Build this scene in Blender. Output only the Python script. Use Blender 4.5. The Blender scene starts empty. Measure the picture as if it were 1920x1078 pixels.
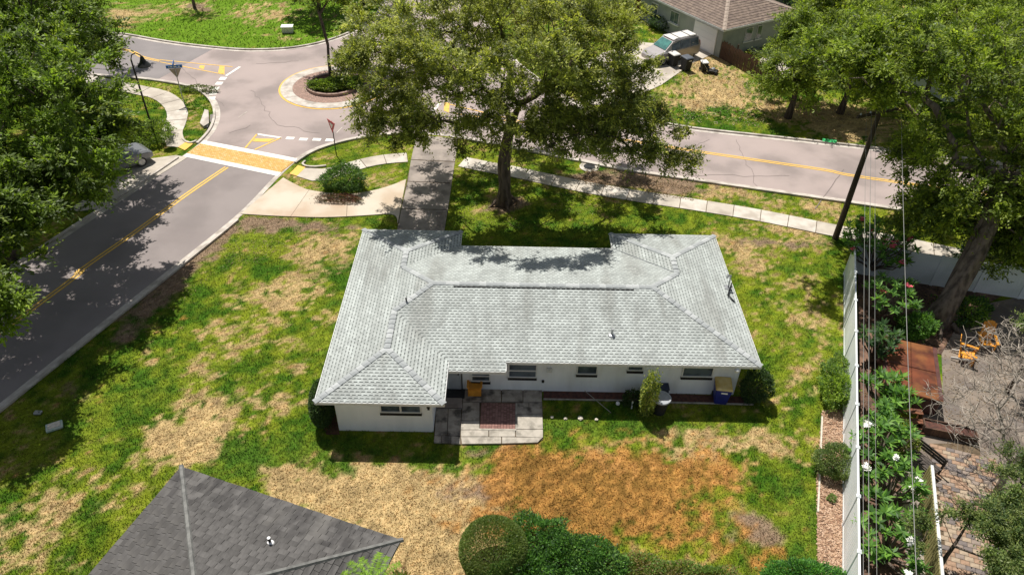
import bpy, bmesh, math, random
import numpy as np
from mathutils import Vector, Matrix
from mathutils.geometry import tessellate_polygon, delaunay_2d_cdt

random.seed(7); RS = np.random.RandomState(11)
S = bpy.context.scene
COL = S.collection
PI = math.pi

# ---------------------------------------------------------------- camera
IW, IH = 1920.0, 1078.0
FPX, TILT, YAW, ROLL, CAMH = 1396.3, .6772, .0089, .0241, 23.258
_F = Vector((math.sin(YAW)*math.cos(TILT), math.cos(YAW)*math.cos(TILT), -math.sin(TILT)))
_R = Vector((math.cos(YAW), -math.sin(YAW), 0)); _U = _R.cross(_F)
CR = _R*math.cos(ROLL)+_U*math.sin(ROLL); CU = -_R*math.sin(ROLL)+_U*math.cos(ROLL)
CC = Vector((0, 0, CAMH))
cam = bpy.data.cameras.new('camera'); camo = bpy.data.objects.new('camera', cam); COL.objects.link(camo)
camo.matrix_world = Matrix(((CR.x, CU.x, -_F.x, 0), (CR.y, CU.y, -_F.y, 0), (CR.z, CU.z, -_F.z, CAMH), (0, 0, 0, 1)))
cam.sensor_width = 36; cam.lens = FPX*36/IW; cam.clip_end = 1500; cam.clip_start = .5
S.camera = camo

# ---------------------------------------------------------------- light
SUN_EL = math.radians(64.0)
SHX, SHY = .475, -.88          # direction in which shadows fall on the ground
_n = math.hypot(SHX, SHY); SHX /= _n; SHY /= _n
W = bpy.data.worlds.new('World'); S.world = W; W.use_nodes = True
nt = W.node_tree; bg = nt.nodes['Background']; sky = nt.nodes.new('ShaderNodeTexSky')
sky.sky_type = 'NISHITA'; sky.sun_disc = False; sky.sun_elevation = SUN_EL
sky.sun_rotation = math.atan2(-SHX, -SHY)
hs_ = nt.nodes.new('ShaderNodeHueSaturation'); hs_.inputs['Saturation'].default_value = .5   # broken cloud whitens the sky light
nt.links.new(sky.outputs[0], hs_.inputs['Color']); nt.links.new(hs_.outputs[0], bg.inputs[0]); bg.inputs[1].default_value = .07
sl = bpy.data.lights.new('sun', 'SUN'); sl.energy = 5.0; sl.angle = math.radians(.53); sl.color = (1, .95, .87)
so = bpy.data.objects.new('sun', sl); COL.objects.link(so)
sd = Vector((SHX*math.cos(SUN_EL), SHY*math.cos(SUN_EL), -math.sin(SUN_EL)))
so.rotation_euler = sd.to_track_quat('-Z', 'Y').to_euler(); so.location = (-30, 60, 60)
S.view_settings.view_transform = 'Standard'; S.view_settings.look = 'None'
S.view_settings.exposure = .17; S.view_settings.gamma = 1
S.view_settings.use_curve_mapping = False

# ---------------------------------------------------------------- survey: where things measured in the photograph stand
def ray(px, py): return _F*FPX + CR*(px-IW/2) - CU*(py-IH/2)
def G(px, py, z=0.):
    d = ray(px, py); return CC + d*((z-CAMH)/d.z)
def GY(px, py, y):
    d = ray(px, py); return CC + d*((y-CC.y)/d.y)
def G2(px, py, z=0.):
    p = G(px, py, z); return (p.x, p.y)
def height(base, topy):
    b = G(*base); lo, hi = 0., 15.
    for _ in range(40):
        m = (lo+hi)/2; d = Vector((b.x, b.y, m))-CC
        y = IH/2 - FPX*d.dot(CU)/d.dot(_F)
        if y > topy: lo = m
        else: hi = m
    return lo

# ---------------------------------------------------------------- helpers
def lin(r, g, b):
    f = lambda c: (c/255/12.92) if c/255 <= .04045 else ((c/255+.055)/1.055)**2.4
    return (f(r), f(g), f(b), 1)
def tag(o, label=None, cat=None, group=None, kind=None):
    if label: o['label'] = label
    if cat: o['category'] = cat
    if group: o['group'] = group
    if kind: o['kind'] = kind
    return o
def empty(name, loc=(0, 0, 0), rz=0, label=None, cat=None, group=None, kind=None):
    o = bpy.data.objects.new(name, None); o.location = loc; o.rotation_euler = (0, 0, rz); COL.objects.link(o)
    o.empty_display_size = .2
    return tag(o, label, cat, group, kind)
def copy_tree(o, parent=None):
    c = o.copy(); COL.objects.link(c)
    if parent: c.parent = parent
    for ch in o.children: copy_tree(ch, c)
    return c

class MB:
    def __init__(s): s.v = []; s.f = []; s.m = []
    def add(s, vs, fs, mi=0):
        n = len(s.v); s.v += [tuple(v) for v in vs]; s.f += [tuple(i+n for i in f) for f in fs]; s.m += [mi]*len(fs); return s
    def box(s, c, d, rz=0, mi=0, taper=1.0, R=None):
        x, y, z = d[0]/2, d[1]/2, d[2]/2; t = taper
        vs = [Vector((a*x*(t if e > 0 else 1), b*y*(t if e > 0 else 1), e*z)) for e in (-1, 1) for a, b in ((-1, -1), (1, -1), (1, 1), (-1, 1))]
        M = R if R is not None else Matrix.Rotation(rz, 3, 'Z')
        vs = [M @ v + Vector(c) for v in vs]
        return s.add(vs, [(3, 2, 1, 0), (4, 5, 6, 7), (0, 1, 5, 4), (1, 2, 6, 5), (2, 3, 7, 6), (3, 0, 4, 7)], mi)
    def tube(s, pts, rad, n=8, mi=0, cap=True):
        pts = [Vector(p) for p in pts]; k = len(pts)
        rr = rad if isinstance(rad, (list, tuple)) else [rad]*k
        rings = []
        for i, p in enumerate(pts):
            d = (pts[min(i+1, k-1)]-pts[max(i-1, 0)]); d = d.normalized() if d.length > 1e-9 else Vector((0, 0, 1))
            a = d.orthogonal().normalized() if i == 0 else (a - d*a.dot(d)).normalized()
            b = d.cross(a)
            rings.append([p+(a*math.cos(2*PI*j/n)+b*math.sin(2*PI*j/n))*rr[i] for j in range(n)])
        vs = [v for r in rings for v in r]; fs = []
        for i in range(k-1):
            for j in range(n): fs.append((i*n+j, i*n+(j+1) % n, (i+1)*n+(j+1) % n, (i+1)*n+j))
        if cap: fs += [tuple(range(n))[::-1], tuple((k-1)*n+j for j in range(n))]
        return s.add(vs, fs, mi)
    def lathe(s, prof, c=(0, 0, 0), n=20, mi=0, sx=1, sy=1):
        vs = [(c[0]+r*sx*math.cos(2*PI*j/n), c[1]+r*sy*math.sin(2*PI*j/n), c[2]+z) for r, z in prof for j in range(n)]
        fs = [(i*n+j, i*n+(j+1) % n, (i+1)*n+(j+1) % n, (i+1)*n+j) for i in range(len(prof)-1) for j in range(n)]
        fs += [tuple(range(n))[::-1], tuple((len(prof)-1)*n+j for j in range(n))]
        return s.add(vs, fs, mi)
    def prism(s, poly, z0, z1, mi=0):
        """poly = list of (x,y), any simple outline"""
        n = len(poly)
        ar = sum(poly[i][0]*poly[(i+1) % n][1]-poly[(i+1) % n][0]*poly[i][1] for i in range(n))
        if ar < 0: poly = poly[::-1]
        tris = tessellate_polygon([[Vector((p[0], p[1], 0)) for p in poly]])
        vs = [(x, y, z1) for x, y in poly]; k = len(s.v)
        fs = []
        for t in tris:
            a, b, c = [poly[i] for i in t]
            cr = (b[0]-a[0])*(c[1]-a[1])-(b[1]-a[1])*(c[0]-a[0])
            fs.append(tuple(t) if cr > 0 else tuple(t[::-1]))
        if z0 is not None:
            vs += [(x, y, z0) for x, y in poly]
            fs += [(i, (i+1) % n, (i+1) % n+n, i+n)[::-1] for i in range(n)]
        return s.add(vs, fs, mi)
    def build(s, name, mats, parent=None, smooth=False, loc=None):
        me = bpy.data.meshes.new(name); me.from_pydata(s.v, [], s.f)
        mats = mats if isinstance(mats, (list, tuple)) else [mats]
        for m in mats: me.materials.append(m)
        if len(mats) > 1: me.polygons.foreach_set('material_index', s.m)
        if smooth: me.polygons.foreach_set('use_smooth', [True]*len(me.polygons))
        me.update(); o = bpy.data.objects.new(name, me); COL.objects.link(o)
        if parent is not None: o.parent = parent
        if loc is not None: o.location = loc
        return o
def bevel(o, w=.01, seg=1):
    m = o.modifiers.new('bevel', 'BEVEL'); m.width = w; m.segments = seg; m.limit_method = 'ANGLE'; return o
def fast_mesh(name, co, faces, mat, parent=None, attr=None, fattr=None, smooth=False):
    """numpy: co (n,3), faces (m,k); attr = colour per vertex (n,3); fattr = one colour per face (m,3)"""
    me = bpy.data.meshes.new(name); n = len(co); m, k = faces.shape
    me.vertices.add(n); me.vertices.foreach_set('co', co.astype(np.float32).ravel())
    me.loops.add(m*k); me.loops.foreach_set('vertex_index', faces.astype(np.int32).ravel())
    me.polygons.add(m); me.polygons.foreach_set('loop_start', np.arange(0, m*k, k, dtype=np.int32))
    me.polygons.foreach_set('loop_total', np.full(m, k, np.int32))
    if smooth: me.polygons.foreach_set('use_smooth', np.ones(m, bool))
    me.update(calc_edges=True)
    if attr is not None:
        a = me.attributes.new('tint', 'FLOAT_COLOR', 'POINT'); a.data.foreach_set('color', np.c_[attr, np.ones(n)].astype(np.float32).ravel())
    if fattr is not None:
        a = me.attributes.new('tint', 'FLOAT_COLOR', 'FACE'); a.data.foreach_set('color', np.c_[fattr, np.ones(m)].astype(np.float32).ravel())
    me.materials.append(mat); o = bpy.data.objects.new(name, me); COL.objects.link(o)
    if parent is not None: o.parent = parent
    return o

# ---------------------------------------------------------------- materials
def mat(name, col, col2=None, scale=3., detail=6., rough=.8, bump=0., bscale=None, metal=0., stain=None, stain_scale=.6, stain_amt=.5, attr=False, spec=.4, contrast=(.35, .65), stretch=None):
    m = bpy.data.materials.new(name); m.use_nodes = True; t = m.node_tree; N = t.nodes; L = t.links
    b = N['Principled BSDF']; b.inputs['Roughness'].default_value = rough; b.inputs['Metallic'].default_value = metal
    b.inputs['Specular IOR Level'].default_value = spec
    tc = N.new('ShaderNodeTexCoord'); src = tc.outputs['Object']
    if stretch:
        mp = N.new('ShaderNodeMapping'); mp.inputs['Scale'].default_value = stretch; L.new(src, mp.inputs[0]); src = mp.outputs[0]
    def noise(sc, det=detail):
        n = N.new('ShaderNodeTexNoise'); n.inputs['Scale'].default_value = sc; n.inputs['Detail'].default_value = det; L.new(src, n.inputs['Vector']); return n
    def mixn(fac, a, c, kind='MIX'):
        x = N.new('ShaderNodeMix'); x.data_type = 'RGBA'; x.blend_type = kind
        for sock, v in ((x.inputs[0], fac), (x.inputs[6], a), (x.inputs[7], c)):
            if hasattr(v, 'links') or hasattr(v, 'is_linked'): L.new(v, sock)
            else: sock.default_value = v
        return x.outputs[2]
    def ramp(fac, lo, hi):
        r = N.new('ShaderNodeMapRange'); r.inputs[1].default_value = lo; r.inputs[2].default_value = hi; r.interpolation_type = 'SMOOTHSTEP'; L.new(fac, r.inputs[0]); return r.outputs[0]
    c = col
    if col2 is not None: c = mixn(ramp(noise(scale).outputs['Fac'], *contrast), col, col2)
    if stain is not None:
        r = ramp(noise(stain_scale, 8).outputs['Fac'], .48, .68)
        mu = N.new('ShaderNodeMath'); mu.operation = 'MULTIPLY'; L.new(r, mu.inputs[0]); mu.inputs[1].default_value = stain_amt
        c = mixn(mu.outputs[0], c, stain)
    if attr:
        at = N.new('ShaderNodeAttribute'); at.attribute_name = 'tint'; c = mixn(1., c, at.outputs['Color'], 'MULTIPLY')
    if hasattr(c, 'links'): L.new(c, b.inputs['Base Color'])
    else: b.inputs['Base Color'].default_value = c
    if bump:
        bn = N.new('ShaderNodeBump'); bn.inputs['Strength'].default_value = bump; bn.inputs['Distance'].default_value = .03
        L.new(noise(bscale or scale*4).outputs['Fac'], bn.inputs['Height']); L.new(bn.outputs[0], b.inputs['Normal'])
    return m
def leaf_mat(name, trans=.45, rough=.5, through=(1.25, 1.35, .6, 1)):
    m = bpy.data.materials.new(name); m.use_nodes = True; t = m.node_tree; N = t.nodes; L = t.links
    b = N['Principled BSDF']; b.inputs['Roughness'].default_value = rough; b.inputs['Specular IOR Level'].default_value = .35
    at = N.new('ShaderNodeAttribute'); at.attribute_name = 'tint'; L.new(at.outputs['Color'], b.inputs['Base Color'])
    tr = N.new('ShaderNodeBsdfTranslucent'); mu = N.new('ShaderNodeMix'); mu.data_type = 'RGBA'; mu.blend_type = 'MULTIPLY'; mu.inputs[0].default_value = 1; L.new(at.outputs['Color'], mu.inputs[6]); mu.inputs[7].default_value = through; L.new(mu.outputs[2], tr.inputs['Color'])
    mx = N.new('ShaderNodeMixShader'); mx.inputs[0].default_value = trans; L.new(b.outputs[0], mx.inputs[1]); L.new(tr.outputs[0], mx.inputs[2])
    L.new(mx.outputs[0], N['Material Output'].inputs[0]); return m

M = {}
M['leaf'] = leaf_mat('leaf'); M['grass'] = leaf_mat('grass_blade', .25, .7, (1, 1, 1, 1))
M['ground'] = mat('ground', (1, 1, 1, 1), (.72, .74, .7, 1), 9, 8, rough=.95, bump=.6, bscale=22, attr=True, spec=.1)
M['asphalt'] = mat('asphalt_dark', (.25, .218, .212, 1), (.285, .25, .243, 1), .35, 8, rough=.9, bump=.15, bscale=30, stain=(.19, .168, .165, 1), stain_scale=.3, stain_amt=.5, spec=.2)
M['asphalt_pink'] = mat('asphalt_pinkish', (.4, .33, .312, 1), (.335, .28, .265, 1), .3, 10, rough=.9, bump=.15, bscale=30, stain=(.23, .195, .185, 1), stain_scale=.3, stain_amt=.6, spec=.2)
M['conc'] = mat('concrete', (.55, .5, .43, 1), (.46, .41, .35, 1), 1.2, 10, rough=.9, bump=.15, bscale=20, stain=(.3, .26, .22, 1), stain_scale=.7, stain_amt=.6, spec=.2)
M['conc_drive'] = mat('concrete_drive', (.6, .53, .44, 1), (.5, .4, .3, 1), .45, 10, rough=.9, bump=.15, bscale=20, stain=(.42, .27, .18, 1), stain_scale=.35, stain_amt=.55, spec=.2)
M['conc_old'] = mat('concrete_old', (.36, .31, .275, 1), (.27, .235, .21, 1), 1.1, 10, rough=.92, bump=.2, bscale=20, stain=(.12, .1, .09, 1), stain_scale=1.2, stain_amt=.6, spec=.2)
M['kerb'] = mat('kerb_concrete', (.6, .55, .5, 1), (.48, .43, .38, 1), 2.5, 10, rough=.9, bump=.1, stain=(.25, .22, .19, 1), stain_scale=1.1, stain_amt=.6, spec=.2)
M['soil'] = mat('joint_soil', (.1, .075, .05, 1), (.16, .12, .08, 1), 5, rough=.95, spec=.1)
M['white_paint'] = mat('road_white', (.8, .78, .73, 1), (.6, .56, .52, 1), 4, 10, rough=.7, contrast=(.45, .75))
M['yellow_paint'] = mat('road_yellow', (.78, .48, .09, 1), (.6, .38, .12, 1), 4, 10, rough=.7, contrast=(.45, .75))
M['patio'] = mat('patio_concrete', (.46, .42, .36, 1), (.36, .33, .28, 1), 4, 10, rough=.9, bump=.2, bscale=25, stain=(.17, .155, .13, 1), stain_scale=3.2, stain_amt=.6)
M['patio_dark'] = mat('patio_stained', (.44, .395, .33, 1), (.3, .265, .225, 1), 3.2, 10, rough=.9, bump=.2, bscale=25, stain=(.045, .04, .034, 1), stain_scale=2.4, stain_amt=.8)
M['brick_red'] = mat('brick_red', (.36, .2, .17, 1), (.28, .155, .13, 1), 6, rough=.9, bump=.2, attr=False)
M['stucco'] = mat('stucco_white', (.86, .89, .91, 1), (.8, .83, .85, 1), 1.5, 8, rough=.85, bump=.15, bscale=40, stain=(.5, .49, .45, 1), stain_scale=.7, stain_amt=.35, stretch=(1.4, 1.4, .35))
M['stucco_gray'] = mat('stucco_gray', (.36, .385, .36, 1), (.3, .33, .31, 1), 1.5, 8, rough=.85, bump=.1)
M['trim'] = mat('white_trim', (.72, .73, .72, 1), (.6, .61, .6, 1), 3, rough=.5)
M['shingle'] = mat('shingle_light', (.455, .49, .475, 1), (.385, .412, .398, 1), 1.1, 10, rough=.9, bump=.3, bscale=50, attr=True, stain=(.22, .215, .195, 1), stain_scale=.6, stain_amt=.4, spec=.15, stretch=(1.9, .4, 1))
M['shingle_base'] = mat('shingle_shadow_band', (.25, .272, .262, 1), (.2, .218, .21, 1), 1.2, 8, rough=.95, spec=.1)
M['cap'] = mat('ridge_cap_light', (.36, .38, .385, 1), (.3, .32, .325, 1), 3, 8, rough=.9, bump=.3, bscale=50, attr=False, spec=.15)
M['cap2'] = mat('ridge_cap_pale', (.46, .48, .485, 1), (.4, .42, .42, 1), 3, 8, rough=.9, bump=.3, bscale=50, spec=.15)
M['nshake'] = [mat('shingle_gray_%d' % i, tuple(k*c for c in (.125, .12, .116))+(1,), tuple(k*c for c in (.07, .067, .066))+(1,), 2.2, 10, rough=.85, bump=.4, bscale=40, stain=(.2, .19, .175, 1), stain_scale=.5, stain_amt=.55, stretch=(1.6, .6, 1), spec=.2) for i, k in enumerate((1.0, .9, 1.08, .8))]
M['ncap'] = mat('hip_cap_gray', (.19, .19, .18, 1), (.12, .12, .115, 1), 5, rough=.8, bump=.3)
M['brown_roof'] = mat('shingle_brown', (.25, .19, .15, 1), (.16, .12, .1, 1), 3, 10, rough=.9, bump=.5, bscale=12, attr=True)
M['brown_dark'] = mat('shingle_brown_base', (.12, .09, .07, 1), (.09, .07, .055, 1), 3, rough=.9)
M['glass'] = mat('window_glass', (.11, .14, .165, 1), (.04, .055, .07, 1), 1.8, rough=.08, spec=.8)
M['wire'] = mat('wire_grey', (.2, .2, .19, 1), rough=.6)
M['black'] = mat('black_paint', (.012, .012, .013, 1), rough=.6)
M['rubber'] = mat('black_rubber', (.018, .018, .02, 1), (.03, .03, .032, 1), 6, rough=.7)
M['metal'] = mat('galvanised', (.45, .46, .47, 1), (.33, .34, .35, 1), 6, rough=.4, metal=.7)
M['darkmetal'] = mat('dark_metal', (.02, .021, .022, 1), (.03, .03, .03, 1), 5, rough=.45, metal=.3)
M['wood_pole'] = mat('pole_wood', (.085, .06, .045, 1), (.045, .033, .026, 1), 5, 8, rough=.9, bump=.4, stretch=(1, 1, .1))
M['fence_wood'] = mat('fence_wood', (.13, .075, .05, 1), (.06, .035, .025, 1), 5, 8, rough=.9, bump=.4, stretch=(1, 1, .2))
M['vinyl'] = mat('white_vinyl', (.82, .85, .86, 1), (.75, .79, .8, 1), 1.2, 6, rough=.45, stain=(.5, .55, .5, 1), stain_scale=.9, stain_amt=.3)
M['olive'] = mat('olive_siding', (.29, .26, .1, 1), (.22, .2, .08, 1), 3, rough=.7)
M['bark'] = mat('bark_grey_brown', (.13, .1, .08, 1), (.05, .038, .03, 1), 6, 8, rough=.95, bump=.8, bscale=12, stretch=(1, 1, .25))
M['bark_mid'] = mat('bark_mid_brown', (.17, .125, .095, 1), (.075, .055, .042, 1), 6, 8, rough=.95, bump=.8, bscale=12, stretch=(1, 1, .25))
M['bark_pale'] = mat('bark_pale', (.21, .165, .13, 1), (.085, .065, .052, 1), 5, 8, rough=.95, bump=.8, bscale=12, stretch=(1, 1, .25))
M['dead'] = mat('dead_branch', (.42, .37, .31, 1), (.22, .19, .16, 1), 6, rough=.9)
M['mulch'] = mat('mulch', (.36, .23, .15, 1), (.2, .12, .08, 1), 7, 10, rough=.95, bump=.8, bscale=18, attr=False)
M['mulch_red'] = mat('mulch_red', (.13, .055, .04, 1), (.07, .035, .028, 1), 7, 10, rough=.95, bump=.8, bscale=18)
M['chip'] = [mat('bark_chip_%d' % i, c, rough=.9) for i, c in enumerate(((.42, .27, .17, 1), (.28, .16, .1, 1), (.52, .36, .25, 1)))]
M['orange'] = mat('orange_plastic', (.75, .33, .04, 1), (.62, .26, .03, 1), 4, rough=.5)
M['blue'] = mat('blue_plastic', (.022, .03, .23, 1), (.018, .025, .18, 1), 4, rough=.45)
M['lid_yellow'] = mat('faded_yellow_lid', (.68, .55, .27, 1), (.62, .47, .17, 1), 3, rough=.6, stain=(.5, .3, .03, 1), stain_scale=2, stain_amt=.7)
M['lid_grey'] = mat('grey_lid', (.42, .44, .47, 1), (.34, .36, .39, 1), 4, rough=.45)
M['label'] = mat('white_label', (.8, .8, .8, 1), rough=.5)
M['blue_sign'] = mat('blue_sign', (.02, .16, .5, 1), rough=.4)
M['red_sign'] = mat('red_sign', (.5, .025, .035, 1), rough=.4)
M['sign_back'] = mat('sign_back', (.42, .34, .28, 1), rough=.5, metal=.2)
M['spa_cover'] = mat('spa_cover', (.2, .062, .03, 1), (.07, .024, .018, 1), 1.0, 8, rough=.4, stain=(.36, .15, .05, 1), stain_scale=.8, stain_amt=.55)
M['spa_skirt'] = mat('spa_skirt', (.12, .05, .045, 1), (.08, .035, .03, 1), 4, rough=.5)
M['brown_wood'] = mat('stained_wood', (.22, .085, .04, 1), (.12, .05, .03, 1), 5, rough=.6, stretch=(1, 1, 1))
M['van_paint'] = mat('van_paint', (.46, .43, .42, 1), (.42, .39, .385, 1), 2, rough=.3, metal=.35)
M['white_car'] = mat('grey_car_paint', (.2, .205, .215, 1), rough=.2, metal=.2)
M['roof_white'] = mat('pale_flat_roof', (.6, .63, .66, 1), (.5, .53, .56, 1), .8, 8, rough=.6, stain=(.35, .36, .36, 1), stain_scale=.6, stain_amt=.5)
M['petal_pink'] = mat('petal_pink', (.8, .12, .18, 1), rough=.6); M['petal_white'] = mat('petal_white', (.85, .84, .78, 1), rough=.6)
M['green_paint'] = mat('utility_green', (.02, .42, .12, 1), (.05, .35, .12, 1), 6, rough=.7)
M['pale_lid'] = mat('pale_lid', (.68, .66, .62, 1), (.6, .58, .55, 1), 6, rough=.6)
M['rock'] = mat('pale_rock', (.66, .6, .5, 1), (.5, .45, .38, 1), 8, rough=.9)
M['paver'] = [mat('paver_%d' % i, c, tuple(x*.75 for x in c[:3])+(1,), 7, rough=.9) for i, c in enumerate(((.38, .25, .17, 1), (.3, .24, .2, 1), (.2, .17, .16, 1), (.42, .33, .24, 1)))]
M['windshield'] = mat('windshield', (.08, .25, .22, 1), (.05, .15, .14, 1), 3, rough=.06, spec=.9)
M['taillight'] = mat('red_lens', (.4, .02, .02, 1), rough=.2)

# ---------------------------------------------------------------- numpy noise
_tab = RS.rand(256, 256)
def vnoise(x, y, s, o=0):
    x = x*s+o*17.3+500; y = y*s+o*9.1+500
    xi = np.floor(x).astype(int); yi = np.floor(y).astype(int); fx = x-xi; fy = y-yi
    fx = fx*fx*(3-2*fx); fy = fy*fy*(3-2*fy)
    g = lambda a, b: _tab[a % 256, b % 256]
    return (g(xi, yi)*(1-fx)+g(xi+1, yi)*fx)*(1-fy)+(g(xi, yi+1)*(1-fx)+g(xi+1, yi+1)*fx)*fy
def fbm(x, y, s, o=0, n=4):
    r = 0; a = .5; t = 0
    for i in range(n): r = r+a*vnoise(x, y, s*2**i, o+i*3); t += a; a *= .6
    return r/t
def sst(a, b, x): t = np.clip((x-a)/(b-a), 0, 1); return t*t*(3-2*t)

# blobs of different turf measured in the photo: (px, py, radius across m, radius deep m, strength)
DRY = [(600, 900, 3.2, 1.2, 1.), (700, 925, 2.8, 1.2, 1.1), (560, 915, 2, .8, .9), (780, 960, 2.2, 1.8, 1.2), (820, 1030, 2, 1.6, 1.1), (700, 900, 2, .8, .9), (790, 1070, 2.5, 1.5, 1.1), (850, 940, 2.5, 1.5, .8),
 (370, 800, 1.5, 1.2, .95), (340, 830, 1.2, .9, .8), (430, 760, 1.6, 1.0, .45), (400, 850, 1.4, .6, .75), (500, 760, 1.4, .7, .55), (270, 665, .35, .9, 1.0), (400, 690, 1.8, .8, .5), (430, 655, 1.0, .5, .6), (560, 685, .6, .5, .75), (575, 725, .5, .4, .6),
 (580, 500, 1.6, 3, .62), (640, 470, 1.4, 1.6, .7), (540, 545, 1.6, 1.0, .55), (470, 570, 1.2, .7, .55), (400, 620, 1.2, .7, .35), (620, 600, .7, .5, .5), (520, 640, 1, .6, .4),
 (60, 950, 2.0, 1.2, .6), (20, 1000, 1.4, 1, .55), (190, 930, 1.2, .8, .4), (100, 1010, 1.2, .7, .5), (70, 1060, 1.3, .5, .5), (250, 880, 1, .6, .35),
 (1400, 480, 1.0, 1.3, .95), (1370, 465, .8, .8, .6), (1440, 560, .8, 1, .3), (1480, 520, 1.1, 1.0, .3), (1500, 600, 1.0, 1.2, .5), (1480, 740, 1.2, 1.2, .45), (1400, 830, 1.5, .8, .55), (1300, 820, 2, .5, .55), (1460, 830, 1, .8, .5), (1420, 900, 1.2, .6, .4), (1520, 680, .7, 1, .35),
 (1050, 850, 4, .8, .5), (1250, 840, 2, .5, .4),
 (1340, 150, 3.4, 4.5, .75), (1310, 190, 3, 2, .7), (1400, 190, 3, 2.5, .5), (1560, 215, 3, 2, 1.3), (1600, 240, 3, 2.2, 1.2), (1320, 110, 2, 2, .9),
 (1300, 355, 3, 1.0, .55), (1420, 375, 3, 1., .45), (1550, 400, 3, 1., .45), (230, 28, 3.5, 2.5, .75), (500, 28, 3, 2.4, .8), (530, 70, 2.5, .8, .7), (365, 14, 1.5, 1.2, .9),
 (720, 345, 1.5, 1.2, .6), (560, 345, 2, .6, .35), (590, 295, .8, .5, .55), (350, 200, 1, 2, .4), (365, 235, .8, 1.5, .4), (1530, 445, 2.4, 1.0, .6), (1450, 425, 3, .5, .4)]
ORG = [(1130, 895, 4.4, 1.7, 1.1), (1040, 925, 2.6, 1.3, .85), (1230, 935, 1.9, 1.0, .6), (1100, 990, 3, .8, .75), (1000, 890, 2, .9, .7), (1290, 870, 1.6, .8, .8), (1340, 1000, 1.4, .5, .5), (1400, 1050, 1.4, .4, .6), (355, 590, .25, .35, 1.1), (900, 980, 1.2, .6, .5), (1200, 1000, 2.5, .5, .5), (1460, 1070, 1, .4, .7)]
SOIL = [(402, 455, .6, 2.6, .8), (345, 500, .55, 1.8, .85), (290, 560, .7, 2.0, .95), (225, 625, .5, 1.2, .6), (470, 425, 2.0, .9, .85), (560, 425, 2.0, .6, .7), (630, 430, 1.5, .7, .6), (1400, 985, 1.8, .9, .55), (1440, 1010, .8, .8, .55), (870, 915, 1.3, .7, .85), (1310, 860, 1.0, .4, .35),
 (1170, 335, 4, 1.1, 1.3), (1250, 350, 2.5, .8, .7), (945, 385, 1.1, .9, 1.3), (900, 845, 1.8, .25, .9), (140, 740, .7, .6, .5), (1000, 780, .2, .6, .6), (490, 870, .7, .4, .6), (365, 14, 1.2, 1, 1.0), (1540, 510, 1, .5, .5), (1500, 455, 2.5, .35, .7), (1420, 455, 1, .6, .4), (1130, 740, 4, .3, .4), (1580, 225, 4, 2, .3)]
GRN = [(730, 880, 2.6, .5, 1.1), (700, 850, 3, .8, 1.3), (1120, 795, 4, .35, .9), (1200, 800, 3, .4, .7), (420, 895, 1.2, .8, 1.0), (480, 870, 1.0, .5, .6), (300, 720, 2, 1, .5), (200, 780, 3, 2, .5), (640, 560, .7, .8, .7), (600, 640, 1.0, .8, .6), (560, 830, 1.0, .6, .6), (450, 450, 1.5, 1.5, .5), (1490, 500, 1.2, 1, .5), (1490, 640, 1.2, 1.5, .5), (1500, 950, .8, 1.2, 1.1), (1530, 1060, 1.5, 1., 1.1), (150, 980, 1, 1.5, .5), (300, 1000, 1, 1.5, .6), (860, 850, .5, .3, .9), (330, 60, 8, 3, .4), (480, 85, 6, 1.5, .4), (940, 440, 8, 3, .6), (730, 415, 1.0, .7, .5)]
def blobsum(L, x, y, wx, wy):
    r = 0
    for px, py, rx, ry, s in L:
        c = G(px, py); d = ((x+wx-c.x)/rx)**2+((y+wy-c.y)/ry)**2
        r = r + s*np.exp(-d*.9)
    return r
def lawn(x, y, jit=0.):
    wx = (fbm(x, y, .8, 1)-.5)*2.2; wy = (fbm(x, y, .8, 2)-.5)*2.2
    n1 = fbm(x, y, .35, 5); n2 = fbm(x, y, 1.4, 6); n3 = fbm(x, y, 4.5, 7, 3); nf = fbm(x, y, 11., 21, 2); n4 = fbm(x, y, 2.6, 17, 3)
    green = blobsum(GRN, x, y, wx, wy)
    dry = blobsum(DRY, x, y, wx, wy) + (n1-.5)*1.0 + (n2-.5)*1.5 + (n3-.5)*1.9 + jit*.8 - green*.55 - .12
    org = blobsum(ORG, x, y, wx, wy) + (n2-.5)*1.0 + (n3-.5)*1.5 + jit*1.6
    soil = blobsum(SOIL, x, y, wx*.7, wy*.7) + (n2-.5)*.9 + (n4-.5)*.9 + jit - green*.3
    g = sst(.36, .62, n1*.3+n2*.35+n4*.35)[..., None]
    c = np.array((.05, .125, .008))*(1-g)+np.array((.215, .255, .018))*g
    gc = (green.clip(0, 1)*.5)[..., None]
    c = c*(1-gc)+np.array((.08, .16, .02))*gc
    far = (sst(50, 58, y)*(x < -3))[..., None]; c = c*(1-far)+(np.array((.13, .24, .014))+0*c)*far
    d = sst(.22, .72, dry)[..., None]
    straw = np.array((.52, .375, .185))*(1-.6*(n2-.45)[..., None])*(1-.25*sst(.5, .7, n4)[..., None])
    c = c*(1-d)+straw*d
    s = sst(.35, .8, soil)[..., None]; c = c*(1-s)+np.array((.27, .19, .13))*s
    o = sst(.3, 1.1, org)[..., None]; oc = np.array((.32, .158, .045))*(.7+.7*sst(.35, .65, n3))[..., None]; c = c*(1-o*.92)+oc*o*.92
    c = c*(.55+.9*nf)[..., None]
    return c

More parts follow.
